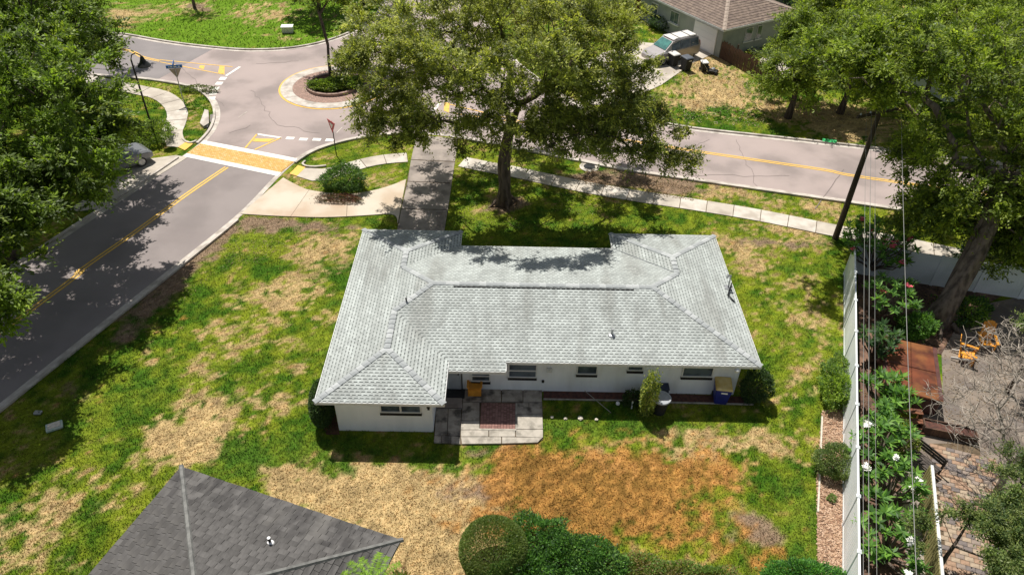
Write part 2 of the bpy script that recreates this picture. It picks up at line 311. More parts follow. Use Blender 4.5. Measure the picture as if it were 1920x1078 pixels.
# ---------------------------------------------------------------- geometry of the ground
def spline(pts, n=8, closed=False):
    P = [Vector((p[0], p[1])) for p in pts]; k = len(P); out = []
    for i in range(k if closed else k-1):
        if closed: a, b, c, d = P[(i-1) % k], P[i], P[(i+1) % k], P[(i+2) % k]
        else: a, b, c, d = P[max(i-1, 0)], P[i], P[i+1], P[min(i+2, k-1)]
        for j in range(n):
            t = j/n; out.append(tuple(.5*((2*b)+(c-a)*t+(2*a-5*b+4*c-d)*t*t+(3*b-3*c+d-a)*t**3)))
    if not closed: out.append(tuple(P[-1]))
    return out
def off(line, d, closed=False):
    n = len(line); out = []
    for i in range(n):
        a = Vector(line[(i-1) % n] if closed else line[max(i-1, 0)]); b = Vector(line[(i+1) % n] if closed else line[min(i+1, n-1)])
        t = (b-a).normalized(); out.append((line[i][0]-t.y*d, line[i][1]+t.x*d))
    return out
def strip(mb, line, d0, d1, z0, z1=None, mi=0, closed=False):
    """strip between two offsets of a line; z1 given = box section"""
    A = off(line, d0, closed); B = off(line, d1, closed); n = len(A)
    rng = range(n if closed else n-1)
    if z1 is None:
        vs = [(p[0], p[1], z0) for p in A]+[(p[0], p[1], z0) for p in B]
        return mb.add(vs, [(i, i+n, (i+1) % n+n, (i+1) % n) if d1 < d0 else (i, (i+1) % n, (i+1) % n+n, i+n) for i in rng], mi)
    vs = [(p[0], p[1], z) for L_, z in ((A, z0), (A, z1), (B, z1), (B, z0)) for p in L_]
    fs = []
    for i in rng:
        j = (i+1) % n
        for q in range(3): fs.append((q*n+i, q*n+j, (q+1)*n+j, (q+1)*n+i))
    if not closed: fs += [(0, n, 2*n, 3*n), (n-1, 2*n-1, 3*n-1, 4*n-1)]
    return mb.add(vs, fs, mi)
W2 = lambda L: [G2(*p) for p in L]
lsd = (-.361, -.933)
e_se = spline([(-20.53+lsd[0]*22, -.2), (-23.5, 12.6)] + W2([(0, 768), (200, 608), (345, 493), (455, 403), (522, 334), (556, 303), (592, 282), (645, 265), (700, 256), (770, 251), (860, 259), (980, 281), (1100, 305), (1190, 322), (1440, 358)]) + [(40, 32.4), (70, 24.8)])
e_nw = spline([(-35.5, 2.5), (-28.6, 20.3)] + W2([(151, 420), (243, 360), (329, 302), (368, 274), (394, 247), (404, 222), (402, 200), (388, 180), (360, 164), (320, 156), (262, 148)]) + [(-34, 54), (-60, 60)])
e_n = spline([(-62, 74.5), (-45, 70)] + W2([(180, 57), (240, 67), (320, 81), (400, 90.5), (470, 95), (550, 91), (620, 76), (680, 50), (715, 15)]) + [(-13, 82), (-14, 110)])
e_ne = spline([(-5, 110), (-4.4, 82)] + W2([(915, 50), (960, 110), (1030, 165), (1110, 207), (1180, 222), (1261, 236), (1330, 246), (1590, 274)]) + [(45, 39.7), (70, 34)])

tagS = lambda o: tag(o, kind='structure')
# ground sheet
xs = np.unique(np.round(np.concatenate([[-400, -200, -120, -90, -70], np.arange(-60, -32, .8), np.arange(-32, 25, .17), np.arange(25, 61, .8), [70, 90, 150, 400]]), 3))
ys = np.unique(np.round(np.concatenate([[-200, -80, -30, -10, 0, 6], np.arange(10, 50, .16), np.arange(50, 86, .4), [90, 100, 130, 200, 500]]), 3))
X, Y = np.meshgrid(xs, ys); nx, ny = len(xs), len(ys)
Z = np.where((X > -31) & (X < 24) & (Y > 11) & (Y < 48), (fbm(X, Y, 1.5, 31)-.5)*.02-.012, -.012)
co = np.c_[X.ravel(), Y.ravel(), Z.ravel()]
I = np.arange(nx*ny).reshape(ny, nx)
fc = np.c_[I[:-1, :-1].ravel(), I[:-1, 1:].ravel(), I[1:, 1:].ravel(), I[1:, :-1].ravel()]
tagS(fast_mesh('ground', co, fc, M['ground'], attr=lawn(X, Y).reshape(-1, 3), smooth=True))

# roads (one outline for the pinkish surface, darker sheets for the two older streets)
mb = MB(); road_poly = e_se + e_ne[::-1] + e_n[::-1] + e_nw[::-1]
mb.prism(road_poly, None, .004); tagS(mb.build('road', M['asphalt_pink']))
def between(line, f): return [p for p in line if f(p)]
sL = between(e_nw, lambda p: p[1] < G(347, 290).y); sR = between(e_se, lambda p: p[1] < G(524, 328).y and p[0] < 0)
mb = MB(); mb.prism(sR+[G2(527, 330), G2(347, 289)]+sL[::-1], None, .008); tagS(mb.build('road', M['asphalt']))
bx = G(387, 97).x; by = G(290, 152).x
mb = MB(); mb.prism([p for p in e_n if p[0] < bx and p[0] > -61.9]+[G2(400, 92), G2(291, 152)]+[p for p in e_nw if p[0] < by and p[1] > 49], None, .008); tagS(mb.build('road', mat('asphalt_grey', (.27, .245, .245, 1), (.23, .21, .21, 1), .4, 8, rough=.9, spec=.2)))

# kerbs: gutter pan towards the road, raised lip towards the grass
def kerb(line, side, skip=None, name='kerb'):
    g = MB(); strip(g, line, 0, -side*.3, .012); tagS(g.build('gutter', M['kerb']))
    k = MB(); seg = []
    for p in line:
        if skip and skip(p):
            if len(seg) > 1: strip(k, seg, 0, side*.16, .0, .11)
            seg = []
        else: seg.append(p)
    if len(seg) > 1: strip(k, seg, 0, side*.16, .0, .11)
    tagS(k.build(name, M['kerb']))
def near(p, q, r): return math.hypot(p[0]-q[0], p[1]-q[1]) < r
dwl, dwm, dwr = G2(490, 370), G2(545, 322), G2(820, 255)
kerb(e_se, -1, lambda p: near(p, dwl, 2.2) or near(p, dwm, .9) or near(p, dwr, 1.6))
kerb(e_nw, 1, lambda p: near(p, G2(351, 284), .9))
kerb(e_n, 1); kerb(e_ne, 1)

# markings
def flat(name, m, polys, z=.016):
    b = MB()
    for q in polys: b.prism(q, None, z)
    return b.build(name, m)
def seg(a, b, w):
    a = Vector(a); b = Vector(b); t = (b-a).normalized(); n = Vector((-t.y, t.x))*w/2
    return [tuple(a+n), tuple(b+n), tuple(b-n), tuple(a-n)]
def line_marks(name, m, pts, w, offs=(0,)):
    b = MB(); L = spline([G2(*p) if isinstance(p[0], int) else p for p in pts], 6)
    for o in offs: strip(b, L, o-w/2, o+w/2, .016)
    o = b.build(name, m); tagS(o)
line_marks('centre_line', M['yellow_paint'], [(-32.5, -.2), (60, 580), (150, 508), (247, 440), (350, 365), (425, 314)], .11, (-.1, .1))
line_marks('centre_line', M['yellow_paint'], [(985, 230), (1040, 241), (1170, 263), (1285, 281), (1400, 298), (1545, 319), (1690, 343), (50., 33.6)], .11, (-.1, .1))
line_marks('centre_line', M['yellow_paint'], [(-50., 63.), (200, 88), (268, 108), (300, 115)], .11, (-.1, .1))
Q = lambda *a: [G2(*p) for p in a]
tagS(flat('crosswalk_band', M['white_paint'], [Q((383, 264), (558, 298), (553, 304), (376, 270)), Q((350, 288), (527, 324), (521, 331), (344, 294))], .022))
tagS(flat('yellow_hatching', M['yellow_paint'], [seg(G2(482, 252), G2(460, 278), .12), seg(G2(527, 259), G2(478, 281), .12), Q((478, 260), (516, 261), (504, 267), (473, 266)),
    seg(G2(300, 113), G2(436, 126), .1), seg(G2(300, 117), G2(418, 140), .1), Q((375, 123), (384, 124), (382, 131), (373, 128)), Q((412, 124), (421, 125), (421, 141), (409, 137)),
    Q((833, 192), (843, 194), (842, 212), (832, 208)), seg(G2(842, 196), G2(985, 230), .1), seg(G2(842, 212), G2(985, 232), .1)]))
tagS(flat('yield_line', M['white_paint'], [seg(G2(482, 252), G2(527, 259), .2), seg(G2(450, 126), G2(424, 143), .22), seg(G2(808, 212), G2(826, 194), .22)]))
for pts, w in (([(544, 260), (569, 262), (594, 262.5), (618, 263.5)], (.75, .3)),):
    for px, py in pts:
        c = G2(px, py); tagS(flat('yield_dash', M['white_paint'], [seg((c[0]-.27, c[1]+.03), (c[0]+.27, c[1]), .36)]))
dl = [(418, 148), (411, 157), (404, 166.5), (400, 175.5), (397, 185)]
for i, (px, py) in enumerate(dl):
    c = Vector(G2(px, py)); a = Vector(G2(*dl[min(i+1, 4)])); b_ = Vector(G2(*dl[max(i-1, 0)])); t = (a-b_).normalized()
    tagS(flat('yield_dash', M['white_paint'], [seg(tuple(c-t*.27), tuple(c+t*.27), .5)]))
tagS(flat('road_crack_seal', M['kerb'], [seg(G2(447, 221), G2(463, 210), .06), seg(G2(631, 250), G2(642, 239), .06)], .014))
# hairline cracks and the seam across the main street
ck = MB(); rk = random.Random(3)
def crack(a, b, w=.03, j=.16):
    a = Vector(G2(*a)); b = Vector(G2(*b)); n = max(3, int((b-a).length/.5)); L = [a.lerp(b, t/n) for t in range(n+1)]
    L = [(p.x+rk.uniform(-j, j)*(0 < i < n), p.y+rk.uniform(-j, j)*(0 < i < n)) for i, p in enumerate(L)]
    strip(ck, L, -w/2, w/2, .0135)
crack((1582, 318), (1528, 392), .05, .02); crack((1300, 330), (1480, 330)); crack((470, 170), (520, 235)); crack((520, 235), (600, 250)); crack((330, 120), (420, 200)); crack((1240, 300), (1330, 262)); crack((480, 120), (560, 115)); crack((660, 230), (760, 245)); crack((430, 250), (470, 235)); crack((700, 130), (780, 190)); crack((1380, 262), (1420, 350)); crack((1120, 250), (1190, 318))
tagS(ck.build('road_crack', mat('crack_dark', (.2, .168, .16, 1), rough=.9)))
# raised yellow brick crossing
cw = MB(); cw.prism(Q((376, 270), (553, 304), (527, 324), (350, 288)), None, .02); cwo = tagS(cw.build('crosswalk', mat('yellow_brick_joint', (.42, .25, .08, 1), rough=.9)))
p0, p1, p3 = Vector(G2(350, 288)), Vector(G2(527, 324)), Vector(G2(376, 270))
bb_ = MB(); nu, nv = 40, 17; u = (p1-p0)/nu; v = (p3-p0)/nv
ybm = [mat('yellow_brick_%d' % i, c, rough=.85) for i, c in enumerate(((.76, .47, .15, 1), (.66, .4, .13, 1), (.8, .56, .26, 1)))]
for j in range(nv):
    for i in range(nu):
        a = p0+u*(i+(.5 if j % 2 else 0))+v*j
        if i == nu-1 and j % 2: continue
        q = [a+u*.06+v*.08, a+u*.94+v*.08, a+u*.94+v*.92, a+u*.06+v*.92]
        bb_.add([(p.x, p.y, .032) for p in q], [(0, 1, 2, 3)], random.choice((0, 0, 1, 2)))
tag(bb_.build('bricks', ybm, cwo), kind='stuff')

# roundabout
A3 = [Vector(G2(*p)) for p in ((523, 165), (560, 200), (600, 126), (600, 206), (560, 135))]
def circ(a, b, c):
    d = 2*(a.x*(b.y-c.y)+b.x*(c.y-a.y)+c.x*(a.y-b.y))
    ux = ((a.length_squared)*(b.y-c.y)+(b.length_squared)*(c.y-a.y)+(c.length_squared)*(a.y-b.y))/d
    uy = ((a.length_squared)*(c.x-b.x)+(b.length_squared)*(a.x-c.x)+(c.length_squared)*(b.x-a.x))/d
    return Vector((ux, uy))
RC = circ(A3[0], A3[3], A3[2]); RR = (A3[0]-RC).length
ring = lambda r, n=64: [(RC.x+r*math.cos(2*PI*i/n), RC.y+r*math.sin(2*PI*i/n)) for i in range(n)]
b = MB(); strip(b, ring(RR), 0, .14, .018, closed=True); tagS(b.build('centre_line', M['yellow_paint']))
b = MB(); strip(b, ring(RR-.14), 0, .85, .0, .05, closed=True); tagS(b.build('roundabout_apron_edge', M['kerb']))
rb = MB(); rb.prism(ring(RR-.98), None, .045); rbo = tagS(rb.build('roundabout_apron', mat('apron_joint', (.3, .24, .2, 1), rough=.9)))
bk = MB()
for k in range(8):
    r0 = RR-1.02-k*.11; n = int(2*PI*r0/.22)
    for i in range(n):
        a0 = 2*PI*(i+.5*(k % 2))/n+.03/r0; a1 = a0+2*PI/n-.05/r0
        bk.add([(RC.x+r*math.cos(a), RC.y+r*math.sin(a), .056) for r, a in ((r0, a0), (r0, a1), (r0-.095, a1), (r0-.095, a0))], [(0, 1, 2, 3)], random.choice((0, 1)))
tag(bk.build('bricks', [mat('apron_brick', (.42, .27, .22, 1), rough=.9), mat('apron_brick_dark', (.34, .22, .18, 1), rough=.9)], rbo), kind='stuff')
b = MB(); strip(b, ring(RR-1.95), 0, .2, .0, .26, closed=True); tagS(b.build('island_kerb', mat('brown_kerb', (.36, .25, .2, 1), (.26, .18, .15, 1), 3, rough=.9)))
b = MB(); b.prism(ring(RR-2.1), None, .16); tagS(b.build('planting_bed', M['mulch_red']))

# ---------------------------------------------------------------- pavements made of slabs
def slab_path(name, pts, w, step, m, z=.035, base=True, label=None, smo=10):
    L = spline([G2(*p) if isinstance(p[0], int) else p for p in pts], smo)
    par = MB(); strip(par, L, -w/2+.03, w/2-.03, .02); par = tagS(par.build(name, M['soil']))
    # resample by length
    P = [Vector(p) for p in L]; cum = [0]
    for i in range(1, len(P)): cum.append(cum[-1]+(P[i]-P[i-1]).length)
    def at(s):
        s = max(0, min(cum[-1]-1e-6, s)); i = max(j for j in range(len(cum)) if cum[j] <= s)
        i = min(i, len(P)-2); t = (s-cum[i])/(cum[i+1]-cum[i]); d = (P[i+1]-P[i]).normalized()
        return P[i].lerp(P[i+1], t), Vector((-d.y, d.x))
    n = max(1, int(cum[-1]/step))
    for k in range(n):
        b = MB(); ln = []
        for q in range(3):
            p, _ = at((k+q/2)*cum[-1]/n + (.02 if q == 0 else -.02 if q == 2 else 0)); ln.append(tuple(p))
        nn = [at((k+q/2)*cum[-1]/n)[1] for q in range(3)]
        zz = z+random.uniform(-.004, .006)
        A = [(ln[q][0]+nn[q].x*w/2, ln[q][1]+nn[q].y*w/2) for q in range(3)]; B = [(ln[q][0]-nn[q].x*w/2, ln[q][1]-nn[q].y*w/2) for q in range(3)]
        b.prism(A+B[::-1], 0, zz); b.build('slab', m if not isinstance(m, list) else random.choice(m), par)
    return par
conc2 = mat('concrete_b', (.6, .56, .5, 1), (.5, .45, .39, 1), 1.6, 10, rough=.9, stain=(.36, .31, .26, 1), stain_scale=.8, stain_amt=.5)
slab_path('sidewalk', [(866, 304), (905, 312), (960, 322), (1010, 333), (1100, 352), (1200, 369), (1300, 384), (1427, 405), (1560, 432), (1690, 456), (1860, 492), (1990, 520)], 1.25, 1.5, [M['conc'], conc2])
slab_path('sidewalk', [(764, 296), (725, 299), (690, 305), (660, 313), (632, 322), (600, 327)], 1.15, 1.4, [M['conc'], conc2])
b = MB(); b.prism(Q((572, 316), (612, 318), (640, 326), (620, 338), (585, 340), (556, 331)), 0, .036); tagS(b.build('sidewalk_ramp', M['conc']))
b = MB(); b.prism(Q((559, 311), (573, 315), (557, 331), (543, 327)), 0, .042); tagS(b.build('tactile_ramp', M['yellow_paint']))
slab_path('sidewalk', [(-34., 53.5), (262, 170), (298, 178), (322, 193), (333, 212), (329, 232), (322, 250), (325, 266)], 1.35, 1.5, [M['conc'], conc2])
b = MB(); b.prism(Q((352, 265), (362, 271), (347, 283), (334, 277)), 0, .042); tagS(b.build('tactile_ramp', M['yellow_paint']))
b = MB(); b.prism(Q((312, 262), (338, 262), (353, 266), (336, 277), (312, 275)), 0, .032); tagS(b.build('sidewalk_ramp', M['conc']))
b = MB(); b.prism(Q((270, 300), (330, 292), (352, 296), (230, 372), (185, 392), (120, 400)), 0, .03); tagS(b.build('driveway_apron', M['conc']))
b = MB(); strip(b, spline(Q((341, 262), (348, 268), (358, 270), (370, 266))), 0, .12, 0, .1); strip(b, spline(Q((571, 303), (566, 309), (574, 314), (592, 315), (612, 313))), 0, .12, 0, .1); tagS(b.build('kerb', M['kerb']))

# circular drive (slabs) and straight drive
dr = MB(); up = spline(Q((531, 334), (555, 347), (580, 357), (620, 363), (660, 364), (700, 358), (735, 348), (762, 337)), 5); lo = spline(Q((451, 402), (500, 405), (545, 407), (600, 408.5), (650, 407), (700, 404), (730, 402), (743, 407), (746, 421)), 5)
dro = tagS(MB().prism([(p[0], p[1]) for p in up[1:-1]]+[p for p in lo[::-1]][1:-1], None, .02).build('driveway', M['soil']))
cuts = [((531, 334), (451, 402)), ((580, 358), (541, 407)), ((656, 364), (649, 407)), ((762, 337), (746, 421))]
def clip_between(line, a, b):
    pa, pb = Vector(G2(*a)), Vector(G2(*b)); ia = min(range(len(line)), key=lambda i: (Vector(line[i])-pa).length); ib = min(range(len(line)), key=lambda i: (Vector(line[i])-pb).length)
    return line[ia:ib+1]
for k in range(3):
    a = clip_between(up, cuts[k][0], cuts[k+1][0]); c_ = clip_between(lo, cuts[k][1], cuts[k+1][1])
    poly = a+c_[::-1]; cx = sum(p[0] for p in poly)/len(poly); cy = sum(p[1] for p in poly)/len(poly)
    poly = [(cx+(p[0]-cx)*.992, cy+(p[1]-cy)*.996) for p in poly]
    MB().prism(poly, 0, .04+.003*k).build('slab', M['conc_drive'], dro)
d2 = tagS(MB().prism(Q((780, 257), (858, 264), (832, 436), (744, 433)), None, .02).build('driveway', M['soil']))
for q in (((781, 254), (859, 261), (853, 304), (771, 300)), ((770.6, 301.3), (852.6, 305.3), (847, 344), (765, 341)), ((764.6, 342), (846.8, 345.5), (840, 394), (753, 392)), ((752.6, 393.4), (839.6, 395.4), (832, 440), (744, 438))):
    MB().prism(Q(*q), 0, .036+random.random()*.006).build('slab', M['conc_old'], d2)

# mulch bed beside the white fence + edging
mbp = [(1541, 770), (1586, 770), (1584, 900), (1582, 1085), (1533, 1085), (1531, 900)]
b = MB(); b.prism(Q(*mbp), None, .03); tagS(b.build('mulch_bed', M['mulch']))
b = MB(); b.prism(Q((1019, 733), (1200, 736), (1395, 744), (1395, 757), (1200, 751), (1019, 748)), None, .02); tagS(b.build('flower_bed', M['mulch_red']))
b = MB(); b.prism([G2(590, 755), G2(625, 755), G2(637, 815), G2(612, 815)], None, .015); tagS(b.build('flower_bed', M['mulch_red']))
def chips(poly, n, name):
    b = MB(); xs_ = [p[0] for p in poly]; ys_ = [p[1] for p in poly]
    from mathutils.geometry import intersect_point_tri_2d
    tris = tessellate_polygon([[Vector((p[0], p[1], 0)) for p in poly]])
    while n > 0:
        p = Vector((random.uniform(min(xs_), max(xs_)), random.uniform(min(ys_), max(ys_))))
        if not any(intersect_point_tri_2d(p, *[Vector(poly[i]) for i in t]) for t in tris): continue
        n -= 1; a = random.random()*6.3; l, w = random.uniform(.03, .07), random.uniform(.012, .025)
        t = random.uniform(-.5, .5)
        c, s_ = math.cos(a), math.sin(a)
        b.add([(p.x+c*u_*l-s_*v_*w, p.y+s_*u_*l+c*v_*w, .045+.02*random.random()+u_*t*l) for u_, v_ in ((-1, -1), (1, -1), (1, 1), (-1, 1))], [(0, 1, 2, 3)], random.randrange(3))
    return tag(b.build(name, M['chip']), 'brown bark mulch chips in the strip beside the white fence', 'mulch', kind='stuff')
chips(Q(*mbp), 3200, 'bark_chips')
tag(MB().box((0, 0, .06), (.06, 4.9, .1)).build('edging_board', M['rock'], loc=None), 'long pale edging board bordering the mulch strip by the white fence', 'edging')
eb = bpy.data.objects['edging_board']; a = Vector(G2(1541, 772)); c_ = Vector(G2(1532, 975)); eb.location = ((a.x+c_.x)/2, (a.y+c_.y)/2, 0); eb.rotation_euler.z = math.atan2((c_-a).y, (c_-a).x)-PI/2
for (a, c_, lab) in (((1019, 749), (1200, 752), 'thin pale edging strip along the bed, between patio and variegated shrub'), ((1250, 755), (1412, 759), 'thin pale edging strip along the bed, in front of the blue bin')):
    a = Vector(G2(*a)); c_ = Vector(G2(*c_)); L_ = (c_-a).length
    o = MB().box((0, 0, .03), (L_, .05, .06)).build('edging_strip', M['patio']); o.location = ((a.x+c_.x)/2, (a.y+c_.y)/2, 0); o.rotation_euler.z = math.atan2((c_-a).y, (c_-a).x); tag(o, lab, 'edging')

# right-hand neighbour's yard ground
b = MB(); b.prism(Q((1765, 665), (1800, 600), (1850, 570), (2000, 540), (2000, 900), (1700, 1000), (1690, 880), (1700, 800), (1768, 740)), None, .03); tagS(b.build('yard_patio', mat('tan_concrete', (.25, .205, .165, 1), (.16, .13, .108, 1), 1.2, 10, rough=.9, bump=.3, stain=(.15, .13, .12, 1), stain_scale=1.0, stain_amt=.7)))
b = MB(); b.prism(Q((1608, 500), (1700, 510), (1900, 545), (1850, 570), (1800, 600), (1765, 665), (1660, 640), (1650, 780), (1700, 800), (1690, 880), (1720, 1085), (1612, 1085)), None, .024); tagS(b.build('planting_bed', mat('dark_mulch', (.17, .1, .07, 1), (.07, .045, .035, 1), 4, 10, rough=.95, bump=.7, bscale=15, stain=(.33, .2, .14, 1), stain_scale=.8, stain_amt=.7)))
b = MB(); b.prism(Q((1688, 880), (1712, 850), (1735, 880), (1738, 1085), (1700, 1085)), None, .034); tagS(b.build('gravel_path', mat('pale_gravel', (.36, .31, .26, 1), (.26, .22, .19, 1), 9, 8, rough=.95, bump=.6)))
pv = tagS(MB().prism(Q((1742, 832), (1835, 832), (1850, 950), (1850, 1085), (1760, 1085)), None, .036).build('paver_patio', M['soil']))
o0 = Vector(G2(1742, 832)); dx = (Vector(G2(1835, 832))-o0).normalized(); dx = Vector((.944, -.33)); dy = Vector((-.33, -.944))
pm = [MB().box((0, 0, 0), (.285, .185, .05)).build('paver', m, pv) for m in M['paver']]
used = set(); cnt = 0
for j in range(34):
    for i in range(8):
        p = o0+dx*(.3*(i+.5+(.5 if j % 2 else 0)))+dy*(.2*(j+.5))
        k = random.choice((0, 0, 1, 2, 3)); o = pm[k]
        if k in used: o = o.copy(); COL.objects.link(o)
        used.add(k); cnt += 1
        o.location = (p.x, p.y, .04+random.uniform(-.004, .006)); o.rotation_euler.z = math.atan2(dx.y, dx.x)

# ---------------------------------------------------------------- tabbed roofs
def clip_poly(poly, clip):
    out = poly
    for i in range(len(clip)):
        a, b = clip[i], clip[(i+1) % len(clip)]; inp = out; out = []
        ins = lambda p: (b[0]-a[0])*(p[1]-a[1])-(b[1]-a[1])*(p[0]-a[0]) >= -1e-9
        for j in range(len(inp)):
            p, q = inp[j], inp[(j+1) % len(inp)]; ip, iq = ins(p), ins(q)
            if ip: out.append(p)
            if ip != iq:
                d1 = (b[0]-a[0])*(p[1]-a[1])-(b[1]-a[1])*(p[0]-a[0]); d2_ = (b[0]-a[0])*(q[1]-a[1])-(b[1]-a[1])*(q[0]-a[0])
                t = d1/(d1-d2_); out.append((p[0]+(q[0]-p[0])*t, p[1]+(q[1]-p[1])*t))
        if len(out) < 3: return []
    return out
def hip_planes(x0, x1, y0, y1, ze, p):
    """planes of a hip roof over a rectangle: list of (3d corner list starting along the eave)"""
    w, d = x1-x0, y1-y0; h = min(w, d)/2; zr = ze+h*p
    if w >= d: a, b = Vector((x0+h, (y0+y1)/2, zr)), Vector((x1-h, (y0+y1)/2, zr))
    else: a, b = Vector(((x0+x1)/2, y0+h, zr)), Vector(((x0+x1)/2, y1-h, zr))
    c = [Vector((x0, y0, ze)), Vector((x1, y0, ze)), Vector((x1, y1, ze)), Vector((x0, y1, ze))]
    if w >= d: return [[c[0], c[1], b, a], [c[1], c[2], b], [c[2], c[3], a, b], [c[3], c[0], a]], a, b, c
    return [[c[0], c[1], a], [c[1], c[2], b, a], [c[2], c[3], b], [c[3], c[0], a, b]], a, b, c

# ---------------------------------------------------------------- the white house
ZE, PITCH = 2.25, .21
R_main = (-7.15, 10.28, 21.38, 29.26); R_left = (-7.15, -2.28, 19.06, 30.49); R_right = (5.07, 10.28, 21.38, 30.53)
OV = .55
house = empty('house', (1.5, 25, 0), 0, 'long low white ranch house with pale grey shingled hip roof', 'house')
HI = Matrix.Translation((-1.5, -25, 0))
def hp(mb, name, m, **k):   # part of the house, world coordinates -> local
    mb.v = [(v[0]-1.5, v[1]-25, v[2]) for v in mb.v]; return mb.build(name, m, house, **k)
wl = [(-7.15+OV, 19.06+OV), (-2.28-OV, 19.06+OV), (-2.28-OV, 21.38+OV), (10.28-OV, 21.38+OV), (10.28-OV, 30.53-OV), (5.07+OV, 30.53-OV), (5.07+OV, 29.26-OV), (-2.28-OV, 29.26-OV), (-2.28-OV, 30.49-OV), (-7.15+OV, 30.49-OV)]
hp(MB().prism(wl, -.1, ZE-.06), 'wall', M['stucco'])
hp(MB().prism([(-7.05, 19.16), (-2.38, 19.16), (-2.38, 21.48), (10.18, 21.48), (10.18, 30.43), (5.17, 30.43), (5.17, 29.16), (-2.38, 29.16), (-2.38, 30.39), (-7.05, 30.39)], ZE-.13, ZE-.065), 'soffit', M['trim'])
tabs = MB(); under = MB(); tint = []
def tab_plane(c, row=.145, tw=.215, tabs=tabs, lift=.01, keep=None, drop=0.):
    o = c[0]; u = (c[1]-c[0]).normalized(); n = u.cross(c[2]-c[0]).normalized(); v = n.cross(u)
    P2 = [((q-o).dot(u), (q-o).dot(v)) for q in c]
    vmax = max(p[1] for p in P2); umax = max(p[0] for p in P2)
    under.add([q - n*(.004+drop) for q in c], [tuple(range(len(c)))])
    r = 0
    while r*row < vmax:
        v0 = r*row; off_ = (.5*tw if r % 2 else 0)+random.uniform(-.02, .02); i = -1
        rt = random.uniform(.95, 1.05)
        while i*tw+off_ < umax:
            u0 = i*tw+off_; t = rt*random.uniform(.84, 1.06)*(1.05 if (i*7+r*3) % 5 == 0 else 1)
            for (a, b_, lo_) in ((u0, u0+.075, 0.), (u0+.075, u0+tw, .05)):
                q = clip_poly([(a, v0+lo_), (b_, v0+lo_), (b_, v0+row), (a, v0+row)], P2)
                if q and keep:
                    mx = sum(p[0] for p in q)/len(q); my = sum(p[1] for p in q)/len(q)
                    if not keep(o+u*mx+v*my): q = None
                if q:
                    vs = [o+u*x+v*y+n*(lift*(1-(y-v0)/row)+.004) for x, y in q]
                    tabs.add(vs, [tuple(range(len(vs)))]); tint.append((t, t, t))
            i += 1
        r += 1
planes = []; hips = []
def hipz(R_, p): return ZE+PITCH*min(p.x-R_[0], R_[1]-p.x, p.y-R_[2], R_[3]-p.y)
def keeper(k):
    rs = (R_main, R_left, R_right)
    def f(p):
        return all(j == k or hipz(rs[j], p) < p.z+(.012 if j > k else -.002) for j in range(3))
    return f
for R_ in (R_main, R_left, R_right):
    pl, a, b, c = hip_planes(*R_[:2], *R_[2:], ZE, PITCH)
    planes.append(pl); hips.append((a, b, c))
for k_, ps in enumerate(planes):
    for pl in ps: tab_plane(pl, keep=keeper(k_), drop=.004*k_)
# lean-to strip of eave over the back door
pz = lambda y: ZE-(21.38-y)*PITCH
tab_plane([Vector((-2.4, 20.92, pz(20.92))), Vector((.02, 20.92, pz(20.92))), Vector((.02, 21.5, pz(21.5)+.0)), Vector((-2.4, 21.5, pz(21.5)))], .145)
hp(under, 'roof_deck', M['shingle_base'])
tb = fast_mesh  # tabs as one object (thousands, each under ten pixels)
me_o = hp(tabs, 'shingles', M['shingle']); at_ = me_o.data.attributes.new('tint', 'FLOAT_COLOR', 'FACE')
at_.data.foreach_set('color', np.c_[np.array(tint), np.ones(len(tint))].astype(np.float32).ravel()); tag(me_o, kind='stuff')
# fascia boards
def fascia(a, b, z=ZE):
    a = Vector(a); b = Vector(b); t = (b-a).normalized(); n = Vector((t.y, -t.x)); m_ = (a+b)/2+n*.013
    hp(MB().box((m_.x, m_.y, z-.068), ((b-a).length+.02, .025, .13), math.atan2(t.y, t.x)), 'fascia', M['trim'])
E_ = [(-7.15, 19.06), (-2.28, 19.06), (-2.28, 20.92), (.02, 20.92), (.02, 21.38), (10.28, 21.38), (10.28, 30.53), (5.07, 30.53), (5.07, 29.26), (-2.28, 29.26), (-2.28, 30.49), (-7.15, 30.49)]
for i in range(len(E_)):
    z = ZE if i not in (2, 3) else (pz(20.92) if i == 2 else ZE-.05)
    if i == 1: fascia(E_[1], (-2.28, 21.3))
    else: fascia(E_[i], E_[(i+1) % len(E_)], z)
# ridge and hip caps
capm = {}
def caps(parent, a, b, n1, n2, mats, L=.29, w=.125, shift=Vector((0, 0, 0)), lift=.018):
    """n1,n2: the downhill drop on each side (dz per unit across)"""
    a = Vector(a); b = Vector(b); d = (b-a); n = max(1, round(d.length/L)); t = d.normalized()
    s = Vector((t.y, -t.x, 0)).normalized(); up_ = s.cross(t)
    if up_.z < 0: up_ = -up_
    for k in range(n):
        mi = mats[(k*5+k//3) % len(mats)]; key = (mi.name, round(L, 2), round(w, 2), round(n1, 2), round(n2, 2), round(t.x, 2), round(t.y, 2))
        p = a+t*(d.length*(k+.5)/n)+shift
        if key not in capm:
            l = d.length/n*.5; vs = []
            for (q, zz) in ((-l*1.06, .024), (l, .002)):
                vs += [t*q+s*w*(-1)+up_*(zz-w*n1), t*q+up_*(zz+.006), t*q+s*w+up_*(zz-w*n2), t*q+s*w*(-1)+up_*(zz-w*n1-.02), t*q+s*w+up_*(zz-w*n2-.02)]
            capm[key] = MB().add(vs, [(0, 1, 6, 5), (1, 2, 7, 6), (3, 4, 2, 1, 0), (3, 0, 5, 8), (2, 4, 9, 7)]).build('ridge_cap', mi, parent); o = capm[key]
        else:
            o = capm[key].copy(); COL.objects.link(o)
        o.location = p+up_*lift
cm = [M['cap'], M['cap2'], M['cap']]
sh = Vector((-1.5, -25, 0)); (ma, mb_, mc), (la, lb, lc), (ra, rb_, rc) = hips
hs = .14
